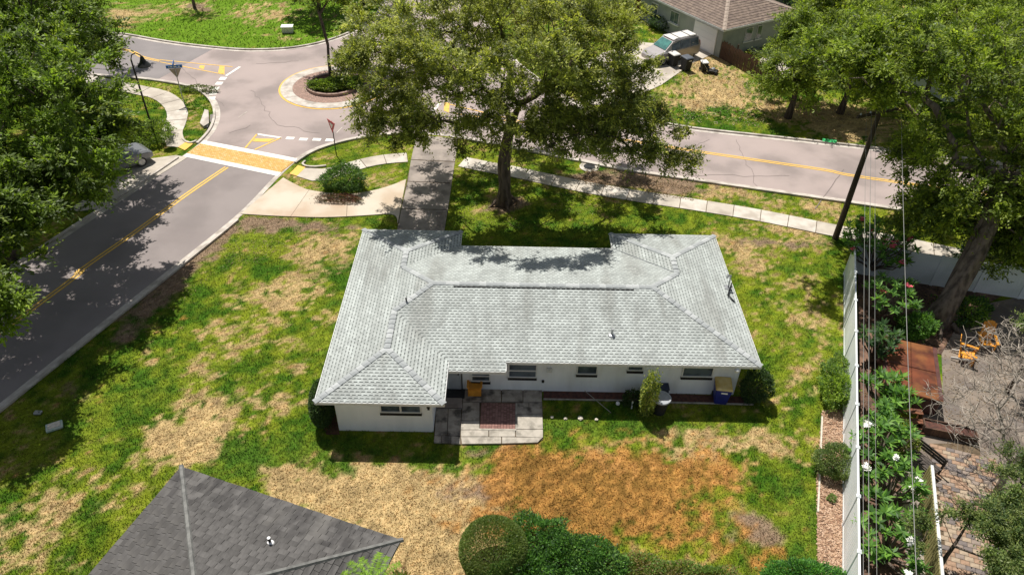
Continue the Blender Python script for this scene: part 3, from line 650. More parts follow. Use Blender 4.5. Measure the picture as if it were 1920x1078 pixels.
caps(house, ma, mb_, .2, .2, cm, shift=sh)
J1 = Vector((-7.15+2.435, 21.38+2.435, ZE+2.435*PITCH)); J2 = Vector((-7.15+2.435, 29.26-2.435, J1.z)); w2 = 5.21/2
J3 = Vector((10.28-w2, 29.26-w2, ZE+w2*PITCH))
for a, b in ((J1, ma), (J2, ma), (Vector((10.28, 21.38, ZE)), mb_), (J3, mb_), (la, J1), (J2, lb), (lc[0], la), (lc[1], la), (lc[2], lb), (lc[3], lb), (J3, rb_), (rc[2], rb_), (rc[3], rb_)):
    caps(house, a, b, hs, hs, cm, shift=sh)
hp(MB().box((1.6, 25.32-.2, ma.z-.02), (7.8, .03, .04)), 'ridge_vent', M['black'])
hp(MB().tube([(J3.x-2.6, 29.26, ZE+.03), (J3.x, 29.26-2.6+.02, ZE+2.6*PITCH+.02)], .02, 5), 'valley_flashing', M['cap'])
# windows
def window(yw, x0y0, x1y1, panes, name='window'):
    a = GY(*x0y0, yw); b = GY(*x1y1, yw); x0, x1 = a.x, b.x; z1, z0 = a.z, b.z
    z1 = min(z1, ZE-.16); cx = (x0+x1)/2; w = x1-x0; h = z1-z0
    f = MB(); t = .05; y = yw-.02
    sl_h = .13; zb = z0+sl_h
    f.box((cx, y, z1-t/2), (w, .09, t)); f.box((cx, y, zb+t/2), (w, .09, t)); f.box((x0+t/2, y, (z1+zb)/2), (t, .09, z1-zb-2*t)); f.box((x1-t/2, y, (z1+zb)/2), (t, .09, z1-zb-2*t))
    if panes == 'h': f.box((cx, y, (z1+zb)/2), (t*1.4, .08, z1-zb-2*t))
    elif panes == 'v': f.box((cx, y, (z1+zb)/2), (w-2*t, .08, t))
    f = hp(f, name, M['trim'])
    cells = [(x0+t, cx-.035, zb+t, z1-t), (cx+.035, x1-t, zb+t, z1-t)] if panes == 'h' else [(x0+t, x1-t, zb+t, (z1+zb)/2-.02), (x0+t, x1-t, (z1+zb)/2+.02, z1-t)] if panes == 'v' else [(x0+t, x1-t, zb+t, z1-t)]
    def sub(mb, nm, m): mb.v = [(v[0]-1.5, v[1]-25, v[2]) for v in mb.v]; return mb.build(nm, m, f)
    for c0, c1, c2, c3 in cells: sub(MB().box(((c0+c1)/2, yw-.008, (c2+c3)/2), (c1-c0, .02, c3-c2)), 'pane', M['glass'])
    sub(MB().box((cx, yw-.03, z0+sl_h/2), (w+.01, .1, sl_h)), 'sill', M['black'])
YW = 21.38+OV; YL = 19.06+OV
window(YL, (711, 756), (791, 777), 'h')
for a, b, p in (((883, 693), (919.5, 718), 'v'), ((953, 680), (1006, 711), 'v'), ((1082, 683), (1119, 705), ''), ((1177, 684), (1205, 698), ''), ((1281, 686), (1334, 710), '')): window(YW, a, b, p)
# north side windows (not seen from here, but the wall has them)
for x in (0., 3.2):
    hp(MB().box((x, 29.26-OV+.01, 1.4), (1.4, .06, 1.1)), 'window', M['glass'])
# door
dx0 = GY(842, 729, YW).x; dx1 = GY(865, 729, YW).x
do = hp(bevel_mb := MB().box(((dx0+dx1)/2, YW-.025, 1.02), (dx1-dx0, .05, 2.0)), 'door', mat('door_grey', (.42, .45, .48, 1), (.38, .4, .43, 1), 3, rough=.5))
def sub2(mb, nm, m, par): mb.v = [(v[0]-1.5, v[1]-25, v[2]) for v in mb.v]; return mb.build(nm, m, par)
sub2(MB().box(((dx0+dx1)/2, YW-.055, 1.35), ((dx1-dx0)*.7, .02, .9)), 'door_panel', mat('door_panel', (.36, .39, .42, 1), rough=.5), do)
sub2(MB().lathe([(.03, 0), (.035, .03), (.02, .06)], (dx1-.1, YW-.1, 1.0), 8), 'handle', M['darkmetal'], do)
hp(MB().box((dx1+.04, YW-.03, 1.03), (.04, .06, 2.06)), 'door_frame', M['darkmetal'])
for (px, py, m_, nm) in ((1030, 694, 'trim', 'meter_box'), (1018, 715, 'black', 'tap'), (861, 697, 'black', 'wall_lamp')):
    p = GY(px, py, YW-.04); sz = .22 if nm == 'meter_box' else .1
    hp(MB().box((p.x, YW-.03, p.z), (sz, .08, sz)).lathe([(.02, 0), (.03, .02), (.01, .05)], (p.x, YW-.09, p.z), 8), nm, M[m_])
p = GY(814, 764, YL-.05); hp(MB().box((-2.95, YL-.05, p.z), (.08, .1, .2)).box((-2.95, YL-.09, p.z+.08), (.12, .12, .04)), 'wall_lamp', M['black'])
p = G(1384, 692, ZE-.1)
hp(MB().lathe([(.05, .0), (.11, -.08), (.08, -.2), (.02, -.24)], (p.x, 21.36, ZE-.12), 12), 'flood_lamp', M['trim'])
# roof fittings
def zroof(x, y):
    z = ZE
    for x0, x1, y0, y1 in (R_main, R_left, R_right):
        if x0 < x < x1 and y0 < y < y1: z = max(z, ZE+PITCH*min(x-x0, x1-x, y-y0, y1-y))
    return z
def on_roof(px, py):
    z = 2.6
    for _ in range(8): p = G(px, py, z); z = zroof(p.x, p.y)
    return p
p = on_roof(1147, 628); hp(MB().lathe([(.16, .0), (.13, .03), (.05, .05), (.05, .3), (.055, .3), (.055, .34)], (p.x, p.y, p.z), 10), 'vent_pipe', M['metal'])
p = on_roof(762, 566); hp(MB().lathe([(.08, .0), (.035, .03), (.035, .16), (.05, .17), (.05, .2)], (p.x, p.y, p.z), 8), 'vent_pipe', M['darkmetal'])
a, b, c_ = on_roof(1371, 535), on_roof(1364, 556), on_roof(1377, 568)
hp(MB().tube([(10.0, 26.3, ZE+.05), (10.0, 26.3, 3.0)], .035, 8).tube([(10.0, 26.3, 3.0), (9.86, 26.28, 3.05), (9.8, 26.2, 2.97)], .05, 8).box((10.0, 26.3, 2.35), (.3, .3, .04)), 'service_mast', M['metal'])
hp(MB().tube([(a.x, a.y, a.z+.12), (b.x, b.y, b.z+.1), (c_.x, c_.y, c_.z+.06)], .03, 6), 'roof_conduit', M['darkmetal'])

# ---------------------------------------------------------------- patio and the things on it
pat = tagS(MB().prism(Q((815, 768), (813.6, 831), (863, 834), (1005, 831), (1018, 824), (1016, 732), (842, 730), (820, 745)), None, .02).build('patio', M['soil']))
def slab(q, m, z=.07, name='slab'):
    P_ = Q(*q); cx = sum(p[0] for p in P_)/len(P_); cy = sum(p[1] for p in P_)/len(P_)
    P_ = [(cx+(p[0]-cx)*.988, cy+(p[1]-cy)*.988) for p in P_]
    return MB().prism(P_, 0, z+random.uniform(-.004, .004)).build(name, m, pat)
D_, L_ = M['patio_dark'], M['patio']
slab(((818, 768), (840, 768), (838, 818), (815, 818)), D_); slab(((841, 768), (865, 768), (863, 819), (839, 818)), D_)
slab(((815, 819), (828, 819), (827, 832), (813.6, 831)), D_); slab(((829, 819), (845, 819), (845, 832), (828, 832)), D_); slab(((846, 819), (863, 820), (863, 834), (846, 833)), D_)
slab(((824, 745), (867, 745), (867, 767), (818, 767)), M['conc_old'], .1)
slab(((841, 731), (940, 732), (940, 755), (868, 755), (868, 745), (840, 744)), D_); slab(((941, 732), (980, 732), (980, 755), (941, 755)), D_); slab(((981, 732), (1016, 732), (1016, 756), (981, 756)), D_)
slab(((868, 756), (899, 756), (899, 790), (865, 790)), D_)
slab(((967, 757), (991, 757), (992, 778), (967, 778)), D_); slab(((992, 757), (1016, 757), (1017, 777), (992, 778)), D_)
slab(((865, 791), (899, 791), (899, 807), (864, 807)), L_); slab(((864, 808), (916, 808), (916, 820), (864, 820)), L_); slab(((917, 808), (966, 808), (966, 820), (917, 820)), L_); slab(((967, 779), (1017, 778), (1018, 806), (967, 806)), L_)
slab(((967, 807), (1018, 807), (1018, 822), (967, 820)), L_); slab(((864, 821), (940, 821), (940, 833), (866, 834)), L_); slab(((941, 821), (1017, 822), (1008, 831), (941, 833)), L_)
bq = [Vector(G2(*p)) for p in ((900, 805), (966, 805), (966, 757), (900, 757))]
bk = MB(); nu, nv = 12, 20; bw, bh = (bq[1].x-bq[0].x)/nu, (bq[3].y-bq[0].y)/nv
for j in range(nv):
    for i in range(nu):
        x = bq[0].x+bw*i; y = bq[0].y+bh*j
        if (i+j) % 2 and False: pass
        bk.box((x+bw/2, y+bh/2, .035+random.uniform(-.003, .004)), (bw*.9, bh*.86, .07), mi=random.choice((0, 0, 1)))
tag(bk.build('bricks', [M['brick_red'], mat('brick_dark', (.24, .13, .11, 1), rough=.9)], pat), kind='stuff')
MB().box(((bq[0].x+bq[1].x)/2, bq[0].y-.05, .04), (bq[1].x-bq[0].x+.1, .08, .09)).box((bq[1].x+.04, (bq[0].y+bq[3].y)/2, .04), (.07, bq[3].y-bq[0].y, .09)).build('edging', L_, pat)
# black door mat
c_ = G(851, 738, .08); tag(MB().box((0, 0, .012), (.92, .5, .024)).build('door_mat', M['rubber'], loc=(c_.x, c_.y, .078)), 'black doormat in front of the grey back door', 'doormat')
# orange storage box
c_ = G(889, 741, .07); ch = empty('patio_chair', (c_.x+.02, c_.y+.18, .075), .02, 'orange brown chair against the white wall at the back of the patio', 'chair')
MB().box((0, -.02, .4), (.52, .46, .06)).build('seat', M['orange'], ch)
for i in range(4): MB().box((-.19+i*.127, .25, .56), (.115, .03, .36), R=Matrix.Rotation(-.2, 3, 'X')).build('back_slat', mat('dark_orange', (.42, .15, .03, 1), rough=.5) if i == 0 else bpy.data.materials['dark_orange'], ch)
for sx in (-1, 1):
    MB().box((sx*.28, 0, .52), (.09, .5, .03)).build('arm', M['orange'], ch)
    for y in (-.2, .2): MB().box((sx*.25, y, .25), (.06, .06, .5)).build('leg', M['orange'], ch)
MB().box((0, -.27, .22), (.5, .03, .33)).build('front_panel', M['orange'], ch)

# wheelie bin
def wheelie(loc, rz, body, lid, label, s=1., handle=True, sticker=True):
    r = empty('wheelie_bin', loc, rz, label, 'bin')
    b = MB(); w0, d0, w1, d1, h = .25*s, .27*s, .33*s, .38*s, .98*s
    b.add([(-w0, -d0, .06), (w0, -d0, .06), (w0, d0, .06), (-w0, d0, .06), (-w1, -d1, h), (w1, -d1, h), (w1, d1, h), (-w1, d1, h)], [(3, 2, 1, 0), (0, 1, 5, 4), (1, 2, 6, 5), (2, 3, 7, 6), (3, 0, 4, 7), (4, 5, 6, 7)])
    bevel(b.build('body', body, r), .04, 3)
    l = MB(); w2, d2_ = w1+.03, d1+.03
    l.add([(-w2, -d2_, h), (w2, -d2_, h), (w2, d2_, h+.02), (-w2, d2_, h+.02), (-w2*.86, -d2_*.8, h+.08), (w2*.86, -d2_*.8, h+.08), (w2*.86, d2_*.9, h+.1), (-w2*.86, d2_*.9, h+.1)], [(3, 2, 1, 0), (0, 1, 5, 4), (1, 2, 6, 5), (2, 3, 7, 6), (3, 0, 4, 7), (4, 5, 6, 7)])
    bevel(l.build('lid', lid, r), .03, 3)
    MB().tube([(-w1*.9, d1+.02, h-.03), (-w1*.9, d1+.1, h+.01), (w1*.9, d1+.1, h+.01), (w1*.9, d1+.02, h-.03)], .018, 6).build('handle', M['black'], r)
    for sx in (-1, 1):
        w = MB().lathe([(.06, -.025), (.13, -.025), (.13, .025), (.06, .025)], (0, 0, 0), 14).build('wheel', M['rubber'], r); w.rotation_euler = (0, PI/2, 0); w.location = (sx*(w0+.03), d0+.0, .13)
    if sticker: MB().box((.03, -(d1-.02), h*.84), (.26*s, .02, .07), R=Matrix.Rotation(-.12, 3, 'X')).build('label_plate', M['label'], r)
    return r
c_ = G(1350, 757); wheelie((c_.x, c_.y+.18, 0), -.12, M['blue'], M['lid_yellow'], 'blue wheelie bin with faded yellow lid by the white house wall', 1.0)
# round bin
c_ = G(1236, 775); rbin = empty('round_bin', (c_.x, c_.y+.1, 0), 0, 'round black garbage can with grey dished lid on the back wall bed', 'bin')
MB().lathe([(.24, 0), (.33, .75), (.35, .76), (.35, .8)], n=24).build('body', M['rubber'], rbin, smooth=False)
MB().lathe([(.38, .79), (.4, .83), (.38, .87), (.33, .87), (.3, .835), (.12, .82), (.004, .815)], n=24).build('lid', M['lid_grey'], rbin)
for sx in (-1, 1): MB().box((sx*.37, 0, .68), (.06, .14, .05)).build('handle', M['rubber'], rbin)
c_ = G(1237, 741); tag(bevel(MB().box((0, 0, .3), (.55, .5, .6)).box((0, 0, .62), (.6, .54, .05)).build('storage_cube', mat('navy_box', (.02, .035, .07, 1), rough=.5), loc=(c_.x, c_.y-.02, 0)), .03, 2), 'low dark navy box against the wall behind the round garbage can', 'box')
# small garden things
c_ = G(1158, 759); tag(MB().lathe([(.0, 0), (.06, .02), (.09, .08), (.08, .14), (.03, .18), (0, .18)], n=14).build('garden_ball', M['label'], loc=(c_.x, c_.y, .0), smooth=True), 'small white ball on the shaded grass in front of the back wall', 'ball')
c_ = G(1184, 766); o = tag(MB().box((0, 0, .22), (.05, .03, .44)).box((0, -.01, .4), (.07, .02, .1)).build('garden_stake', M['label'], loc=(c_.x, c_.y, 0)), 'short white stake left of the variegated shrub', 'stake')
a, b = G(1096, 732, .3), G(1146, 774); tag(MB().tube([a, (a+b)/2+Vector((0, 0, .0)), b], .014, 5).build('garden_hose', M['patio']), 'thin pale hose stretched from the house wall to the lawn', 'hose')
for i, (px, py, lab) in enumerate(((1035, 783, 'pale rock in the grass nearest the patio corner'), (1060, 785, 'small pale rock in the grass, second from the patio'), (1088, 785, 'largest pale rock in the row on the grass by the patio'), (1118, 787, 'pale rock at the right end of the row on the grass'))):
    bm = bmesh.new(); bmesh.ops.create_icosphere(bm, subdivisions=2, radius=.08 if i != 2 else .12)
    for v in bm.verts: v.co *= random.uniform(.75, 1.15); v.co.z *= .6
    me = bpy.data.meshes.new('rock'); bm.to_mesh(me); bm.free(); me.materials.append(M['rock']); o = bpy.data.objects.new('rock', me); COL.objects.link(o)
    c_ = G(px, py); o.location = (c_.x, c_.y, .03); tag(o, lab, 'rock', 'pale rocks in a row on the grass beside the patio')
c_ = G(103, 801); ut = empty('utility_box', (c_.x, c_.y, 0), .5, 'low pale green utility cover in the left lawn', 'utility box')
bevel(MB().box((0, 0, .06), (.6, .4, .12)).build('base', mat('pale_green_plastic', (.36, .5, .43, 1), (.5, .55, .5, 1), 6, rough=.6), ut), .02, 2); MB().box((0, 0, .13), (.46, .28, .03)).build('lid', M['rock'], ut)
c_ = G(72, 775); tag(bevel(MB().box((0, 0, .05), (.3, .2, .1)).lathe([(.05, 0), (.05, .04), (.02, .05)], (0, 0, .1), 8).build('valve_box', M['metal'], loc=(c_.x, c_.y, 0)), .02, 1), 'tiny pale valve box in the shaded grass near the left kerb', 'valve box')
c_ = G(540, 61); ub = empty('utility_box', (c_.x, c_.y, 0), .1, 'white utility box on the far lawn beyond the roundabout', 'utility box')
bevel(MB().box((0, 0, .25), (.9, .6, .5)).build('cabinet', M['pale_lid'], ub), .03, 2); MB().box((0, 0, .52), (1.0, .7, .06)).build('lid', M['label'], ub)
# manhole, drain inlet, painted kerb
c_ = G(1105, 313); mh = empty('manhole', (c_.x, c_.y, 0), 0, 'round dark iron manhole cover at the near edge of the main street', 'manhole')
MB().lathe([(.62, .0), (.62, .02), (.0, .021)], n=28).build('frame_slab', M['kerb'], mh); MB().lathe([(.36, .02), (.36, .035), (0, .036)], n=28).build('cover', M['darkmetal'], mh)
c_ = G(391, 222); di = empty('storm_drain', (c_.x, c_.y, 0), 0, 'concrete storm drain inlet in the kerb near the street sign corner', 'drain')
MB().prism([(p[0]-c_.x, p[1]-c_.y) for p in Q((385, 210), (392, 212), (393, 236), (383, 242), (376, 236))], 0, .2).build('inlet_slab', M['kerb'], di)
MB().prism([(p[0]-c_.x, p[1]-c_.y) for p in Q((394, 216), (404, 214), (403, 228), (394, 230))], 0, .024).build('grate', mat('grate_grey', (.18, .16, .15, 1), rough=.7), di)
MB().prism([(p[0]-c_.x, p[1]-c_.y) for p in Q((393, 228), (394, 228), (391, 243), (388, 244))], .0, .17).build('throat', M['black'], di)
b = MB(); ln = [p for p in e_ne if G(1545, 268).x-1 < p[0] < G(1570, 270).x+1.5]; b.prism(Q((1541, 262.5), (1568, 266), (1567, 272), (1541, 268)), None, .118); tagS(b.build('utility_paint', M['green_paint']))

# ---------------------------------------------------------------- near neighbour's dark roof
A = G(340, 875, 2.6); B_ = G(752, 1012, 2.6); t1 = (B_-A).normalized(); ang = math.atan2(t1.y, t1.x); Ln = (B_-A).length
nh = empty('neighbour_house', (A.x, A.y, 0), ang, 'dark grey shingled hip roof house in the near foreground', 'house')
# local: x along AB, -y toward the camera; footprint Ln x 12
NP = .33; W_, D2 = Ln, 13.0
pl, na, nb, nc = hip_planes(0, W_, -D2, 0, 2.6, NP)
MB().prism([(.5, -.5), (W_-.5, -.5), (W_-.5, -D2+.5), (.5, -D2+.5)], -.1, 2.5).build('wall', M['stucco'], nh)
MB().prism([(.02, -.02), (W_-.02, -.02), (W_-.02, -D2+.02), (.02, -D2+.02)], 2.46, 2.585).build('fascia', M['ncap'], nh)
ub = MB()
for q in pl: ub.add([v-Vector((0, 0, .01)) for v in q], [tuple(range(len(q)))])
ub.build('roof_deck', M['nshake'][3], nh)
shk = []
for q in pl:
    o = q[0]; u = (q[1]-q[0]).normalized(); n = u.cross(q[2]-q[0]).normalized(); v = n.cross(u)
    P2 = [((w-o).dot(u), (w-o).dot(v)) for w in q]; vmax = max(p[1] for p in P2); umax = max(p[0] for p in P2); r = 0; row = .21
    while r*row < vmax:
        x = random.uniform(-.4, 0)
        while x < umax:
            w_ = random.choice((.24, .3, .36, .42)); s_ = random.uniform(-.012, .012)
            c2 = clip_poly([(x+.006, r*row+s_), (x+w_-.006, r*row+s_), (x+w_-.006, r*row+row+.01), (x+.006, r*row+row+.01)], P2)
            if c2:
                th = random.uniform(.016, .026)
                vs = [o+u*a_+v*b_+n*(th*(1-(b_-r*row)/row)+.003) for a_, b_ in c2]; shk.append((vs, n))
            x += w_
        r += 1
R3 = Matrix.Rotation(ang, 3, 'Z')
def vis(vs):
    p = R3 @ (sum(vs, Vector())/len(vs)) + Vector((A.x, A.y, 0)); d = p-CC; y = IH/2-FPX*d.dot(CU)/d.dot(_F); x = IW/2+FPX*d.dot(CR)/d.dot(_F)
    return -20 < y < IH+10 and -20 < x < IW
seen = [s for s in shk if vis(s[0]) and s[1].dot(R3.inverted() @ (CC-Vector((A.x, A.y, 2.6)))) > 0]
seen.sort(key=lambda s: (s[0][0]).y)
seen_ids = set(id(s) for s in seen[:300])
rest = MB(); rest_m = M['nshake']
def shake_mesh(mb, vs, n, mi=0):
    k = len(vs); mb.add(list(vs)+[v_-n*.03 for v_ in vs], [tuple(range(k))]+[(i, (i+1) % k, (i+1) % k+k, i+k)[::-1] for i in range(k)], mi)
for s in shk:
    if id(s) in seen_ids:
        c0 = s[0][0]; b = MB(); shake_mesh(b, [v-c0 for v in s[0]], s[1]); o = b.build('shingle', random.choice(M['nshake']), nh); o.location = c0
    else: shake_mesh(rest, s[0], s[1], random.randrange(4))
tag(rest.build('shingles', M['nshake'], nh), kind='stuff')
capm.clear()
def nhip(a, b):
    a = Vector(a); b = Vector(b); t = (b-a).normalized(); s = Vector((t.y, -t.x, 0)).normalized()
    up_ = s.cross(t); up_ = up_ if up_.z > 0 else -up_; w = .085; vs = []
    for p in (a-t*.06, b): vs += [p-s*w+up_*-.01, p-s*w*.5+up_*.06, p+s*w*.5+up_*.06, p+s*w-up_*.01]
    MB().add(vs, [(0, 1, 5, 4), (1, 2, 6, 5), (2, 3, 7, 6), (0, 3, 2, 1), (4, 5, 6, 7)]).build('hip_cap', M['ncap'], nh)
nhip(nc[3], nb); nhip(nc[2], nb); nhip(nc[0], na); nhip(nc[1], na); nhip(na, nb)
def on_plane(px, py):
    z = 3.
    for _ in range(25):
        p = G(px, py, z); l = R3.inverted() @ (p-Vector((A.x, A.y, 0))); z = 2.6+NP*max(0, min(l.x, W_-l.x, -l.y, D2+l.y))
    return Vector((l.x, l.y, z))
p = on_plane(507, 1018)
vp = MB().lathe([(.12, .0), (.1, .03), (.045, .06), (.045, .1)], (0, 0, 0), 12).build('vent_pipe', M['label'], nh); vp.location = p
o = MB().lathe([(.044, .08), (.044, .22), (.05, .22), (.05, .27), (.02, .27)], (0, 0, 0), 12).build('vent_stack', M['black'], vp)
MB().lathe([(.05, .268), (.05, .29), (.0, .292)], (0, 0, 0), 12).build('vent_rim', M['label'], vp)

# ---------------------------------------------------------------- white vinyl fence (side run and back run)
def vinyl(a, b, n, h, label, tl=2.4):
    a = Vector(a); b = Vector(b); d = b-a; L = d.length; ang = math.atan2(d.y, d.x)
    r = empty('vinyl_fence', (a.x, a.y, 0), ang, label, 'fence'); st = L/n
    pan = MB().box((st/2, 0, h/2+.02), (st-.12, .04, h-.12)); k = int(st/.16)
    for i in range(k): pan.box((.08+(i+.5)*(st-.16)/k, 0, h/2), ((st-.16)/k-.012, .052, h-.2))
    pan.box((st/2, 0, h-.03), (st-.12, .07, .09)).box((st/2, 0, .1), (st-.12, .07, .12))
    p0 = pan.build('panel', M['vinyl'], r); po = MB().box((0, 0, h/2), (.12, .12, h+.02)).build('post', M['vinyl'], r)
    cp = MB().add([(-.075, -.075, h+.01), (.075, -.075, h+.01), (.075, .075, h+.01), (-.075, .075, h+.01), (-.075, -.075, h+.04), (.075, -.075, h+.04), (.075, .075, h+.04), (-.075, .075, h+.04), (0, 0, h+.1)], [(3, 2, 1, 0), (0, 1, 5, 4), (1, 2, 6, 5), (2, 3, 7, 6), (3, 0, 4, 7), (4, 5, 8), (5, 6, 8), (6, 7, 8), (7, 4, 8)]).build('post_cap', M['vinyl'], po)
    for i in range(1, n+1):
        if i < n: q = p0.copy(); COL.objects.link(q); q.location.x = i*st
        q = po.copy(); COL.objects.link(q); q.location.x = i*st; w = cp.copy(); COL.objects.link(w); w.parent = q
    return r
f0 = Vector(G2(1583, 515)); f1 = Vector(G2(1580, 1078)); fd = (f1-f0).normalized(); f1 = f1+fd*2.5
vinyl(f1, f0, 9, 1.8, 'long white vinyl privacy fence running down the right side lawn')
vinyl(f0+Vector((.15, .2)), (27.5, 28.3), 5, 1.8, 'white vinyl fence section behind the big trunk facing the sidewalk')

# olive screen in the right yard
a = Vector(G2(1724, 909)); b_ = Vector(G2(1737, 1078)); d = (b_-a).normalized(); L = 6.5; hh = height((1724, 909), 872)
ol = empty('olive_fence', (a.x, a.y, 0), math.atan2(d.y, d.x), 'olive green slatted screen beside the paver patio', 'fence')
MB().box((L/2, 0, hh/2), (L, .05, hh-.06)).build('backing', M['olive'], ol)
n = int(L/.16); s0 = None
for i in range(n):
    if s0 is None: s0 = MB().box((0, -.035, hh/2), (.13, .03, hh-.02)).build('slat', M['olive'], ol); s0.location.x = .08; 
    else: q = s0.copy(); COL.objects.link(q); q.location.x = .08+i*.16
MB().box((L/2, .03, hh+.01), (L, .1, .035)).build('top_rail', M['trim'], ol)

# ---------------------------------------------------------------- power pole and lines
pb = G(1566, 447); PH = 7.9
pole = empty('utility_pole', (pb.x, pb.y, 0), .4, 'tall dark wooden utility pole standing by the sidewalk', 'pole')
MB().tube([(0, 0, -.1), (0, 0, PH*.5), (0, 0, PH)], [.17, .14, .1], 12).build('post', M['wood_pole'], pole)
MB().box((0, .1, PH-.5), (2.6, .1, .12)).build('crossarm', M['wood_pole'], pole)
for x in (-1.1, -.5, .5, 1.1): MB().lathe([(.03, 0), (.05, .05), (.03, .1), (.02, .12)], (x, .1, PH-.44), 8).build('insulator', M['metal'], pole)
wires = [(1647, 1619, 1621, 7.0, 'thin power line nearest the white fence top', .022), (1650, 1631, 1633, 7.2, 'grey power line just right of the fence line', .03), (1656, 1643, 1650, 7.4, 'thin power line running above the frangipani trees', .018), (1662, 1688, 1718, 6.7, 'heavy pale power line passing over the hot tub', .035)]
for (p0_, p1_, p2_, z, lab, r) in wires:
    a = G(p1_, 430, z); b = G(p2_, 1078, z); e = b+(b-a)*.8; top = a+(a-b)*((pb.y-a.y)/(a.y-b.y)); top.z = PH-.4
    pts = [top.lerp(e, t/14) for t in range(15)]
    pts = [p-Vector((0, 0, .3*math.sin(PI*i/14))) for i, p in enumerate(pts)]
    tag(MB().tube(pts, r*.34, 5, cap=False).build('power_line', M['wire']), lab, 'power line', 'power lines running from the wooden pole')

# ---------------------------------------------------------------- street lamp, signs
c_ = G(289, 252); h = height((289, 252), 112)
lp = empty('street_lamp', (c_.x, c_.y, 0), 0, 'black arm street lamp with bell shade beside the left trees', 'street lamp')
MB().tube([(0, 0, 0), (0, 0, .5), (0, 0, .55), (0, 0, h)], [.13, .1, .065, .05], 10).lathe([(.2, 0), (.18, .12), (.1, .2)], n=12).build('post', M['darkmetal'], lp)
MB().tube([(0, 0, h), (.12, 0, h+.28), (.4, -.02, h+.42), (.68, -.03, h+.3), (.72, -.03, h+.12)], .035, 8).build('arm', M['darkmetal'], lp)
MB().tube([(0, 0, h-.9), (.15, 0, h-.75), (.45, -.01, h-.72)], .02, 6).build('brace', M['darkmetal'], lp)
sh_ = MB().lathe([(.05, .28), (.1, .2), (.14, .05), (.22, -.12), (.4, -.32), (.4, -.36), (.36, -.36)], (.72, -.03, h-.02), 18).build('lamp_shade', M['darkmetal'], lp)
MB().lathe([(.34, -.345), (.2, -.42), (0, -.44)], (.72, -.03, h-.02), 14).build('lens', M['lid_grey'], sh_)
c_ = G(345, 193); h = height((345, 193), 124)
sg = empty('street_sign', (c_.x, c_.y, 0), .25, 'street name sign post with two blue blades at the corner', 'sign')
MB().tube([(0, 0, 0), (0, 0, h+.1)], .035, 6).build('post', M['metal'], sg)
MB().box((0, 0, h-.05), (1.05, .03, .22)).build('sign_blade', M['blue_sign'], sg)
MB().box((0, 0, h+.17), (.03, .8, .2)).build('sign_blade', M['blue_sign'], sg)
for k, (x, w) in enumerate(((-.36, .06), (-.2, .16), (.05, .2), (.3, .12))): MB().box((x, -.018, h-.05), (w, .008, .07)).build('lettering', M['label'], sg)
# back of a yield sign below the blades
MB().add([(-.42, .06, h-.2), (.42, .06, h-.2), (0, .06, h-.9), (-.42, .08, h-.2), (.42, .08, h-.2), (0, .08, h-.9)], [(0, 2, 1), (3, 4, 5), (0, 1, 4, 3), (1, 2, 5, 4), (2, 0, 3, 5)]).build('sign_plate', M['sign_back'], sg)
c_ = G(630, 292); h = height((630, 292), 228)
ys_ = empty('yield_sign', (c_.x, c_.y, 0), math.radians(-48), 'red and white triangular yield sign on a thin post near the crossing', 'sign')
MB().tube([(0, .03, 0), (0, .03, h)], .032, 6).build('post', M['darkmetal'], ys_)
tri = lambda s, y, z0: [(-s, y, z0), (s, y, z0), (0, y, z0-s*1.732)]
def plate(s, y0, y1, z0): a = tri(s, y0, z0); b = tri(s, y1, z0); return MB().add(a+b, [(0, 2, 1), (3, 4, 5), (0, 1, 4, 3), (1, 2, 5, 4), (2, 0, 3, 5)])
pf = plate(.46, -.02, .0, h+.02).build('sign_plate', M['red_sign'], ys_)
plate(.2, -.03, -.021, h-.13).build('white_centre', M['label'], pf)

# ---------------------------------------------------------------- right yard furniture
sp = empty('hot_tub', (*((G(1652, 628, .9)+G(1757, 645, .9)+G(1762, 750, .9)+G(1660, 745, .9))/4).xy, 0), math.radians(-19), 'square hot tub with a brown folding cover behind the white fence', 'hot tub')
bevel(MB().box((0, 0, .42), (2.2, 3.4, .84)).build('cabinet', M['spa_skirt'], sp), .12, 3)
for s_ in (-1, 1): bevel(MB().box((0, s_*.86, .9), (2.3, 1.7, .13)).build('cover_half', M['spa_cover'], sp), .05, 3)
for s_ in (-1, 1): MB().box((s_*1.05, 0, .975), (.16, 3.3, .02)).build('cover_strap', M['spa_skirt'], sp)
c_ = G(1703, 800); stp = empty('wooden_steps', (c_.x, c_.y, 0), math.radians(-8), 'stained wooden steps at the near end of the hot tub', 'steps')
for i in range(3):
    for k in (0, 1): MB().box((0, -.35+i*.33+k*.15, .14+i*.2), (.95, .13, .04)).build('tread', M['brown_wood'], stp)
for sx in (-1, 1):
    for i in range(3): MB().box((sx*.45, -.28+i*.33, .06+i*.1), (.05, .3, .12+i*.2)).build('side_board', M['brown_wood'], stp)
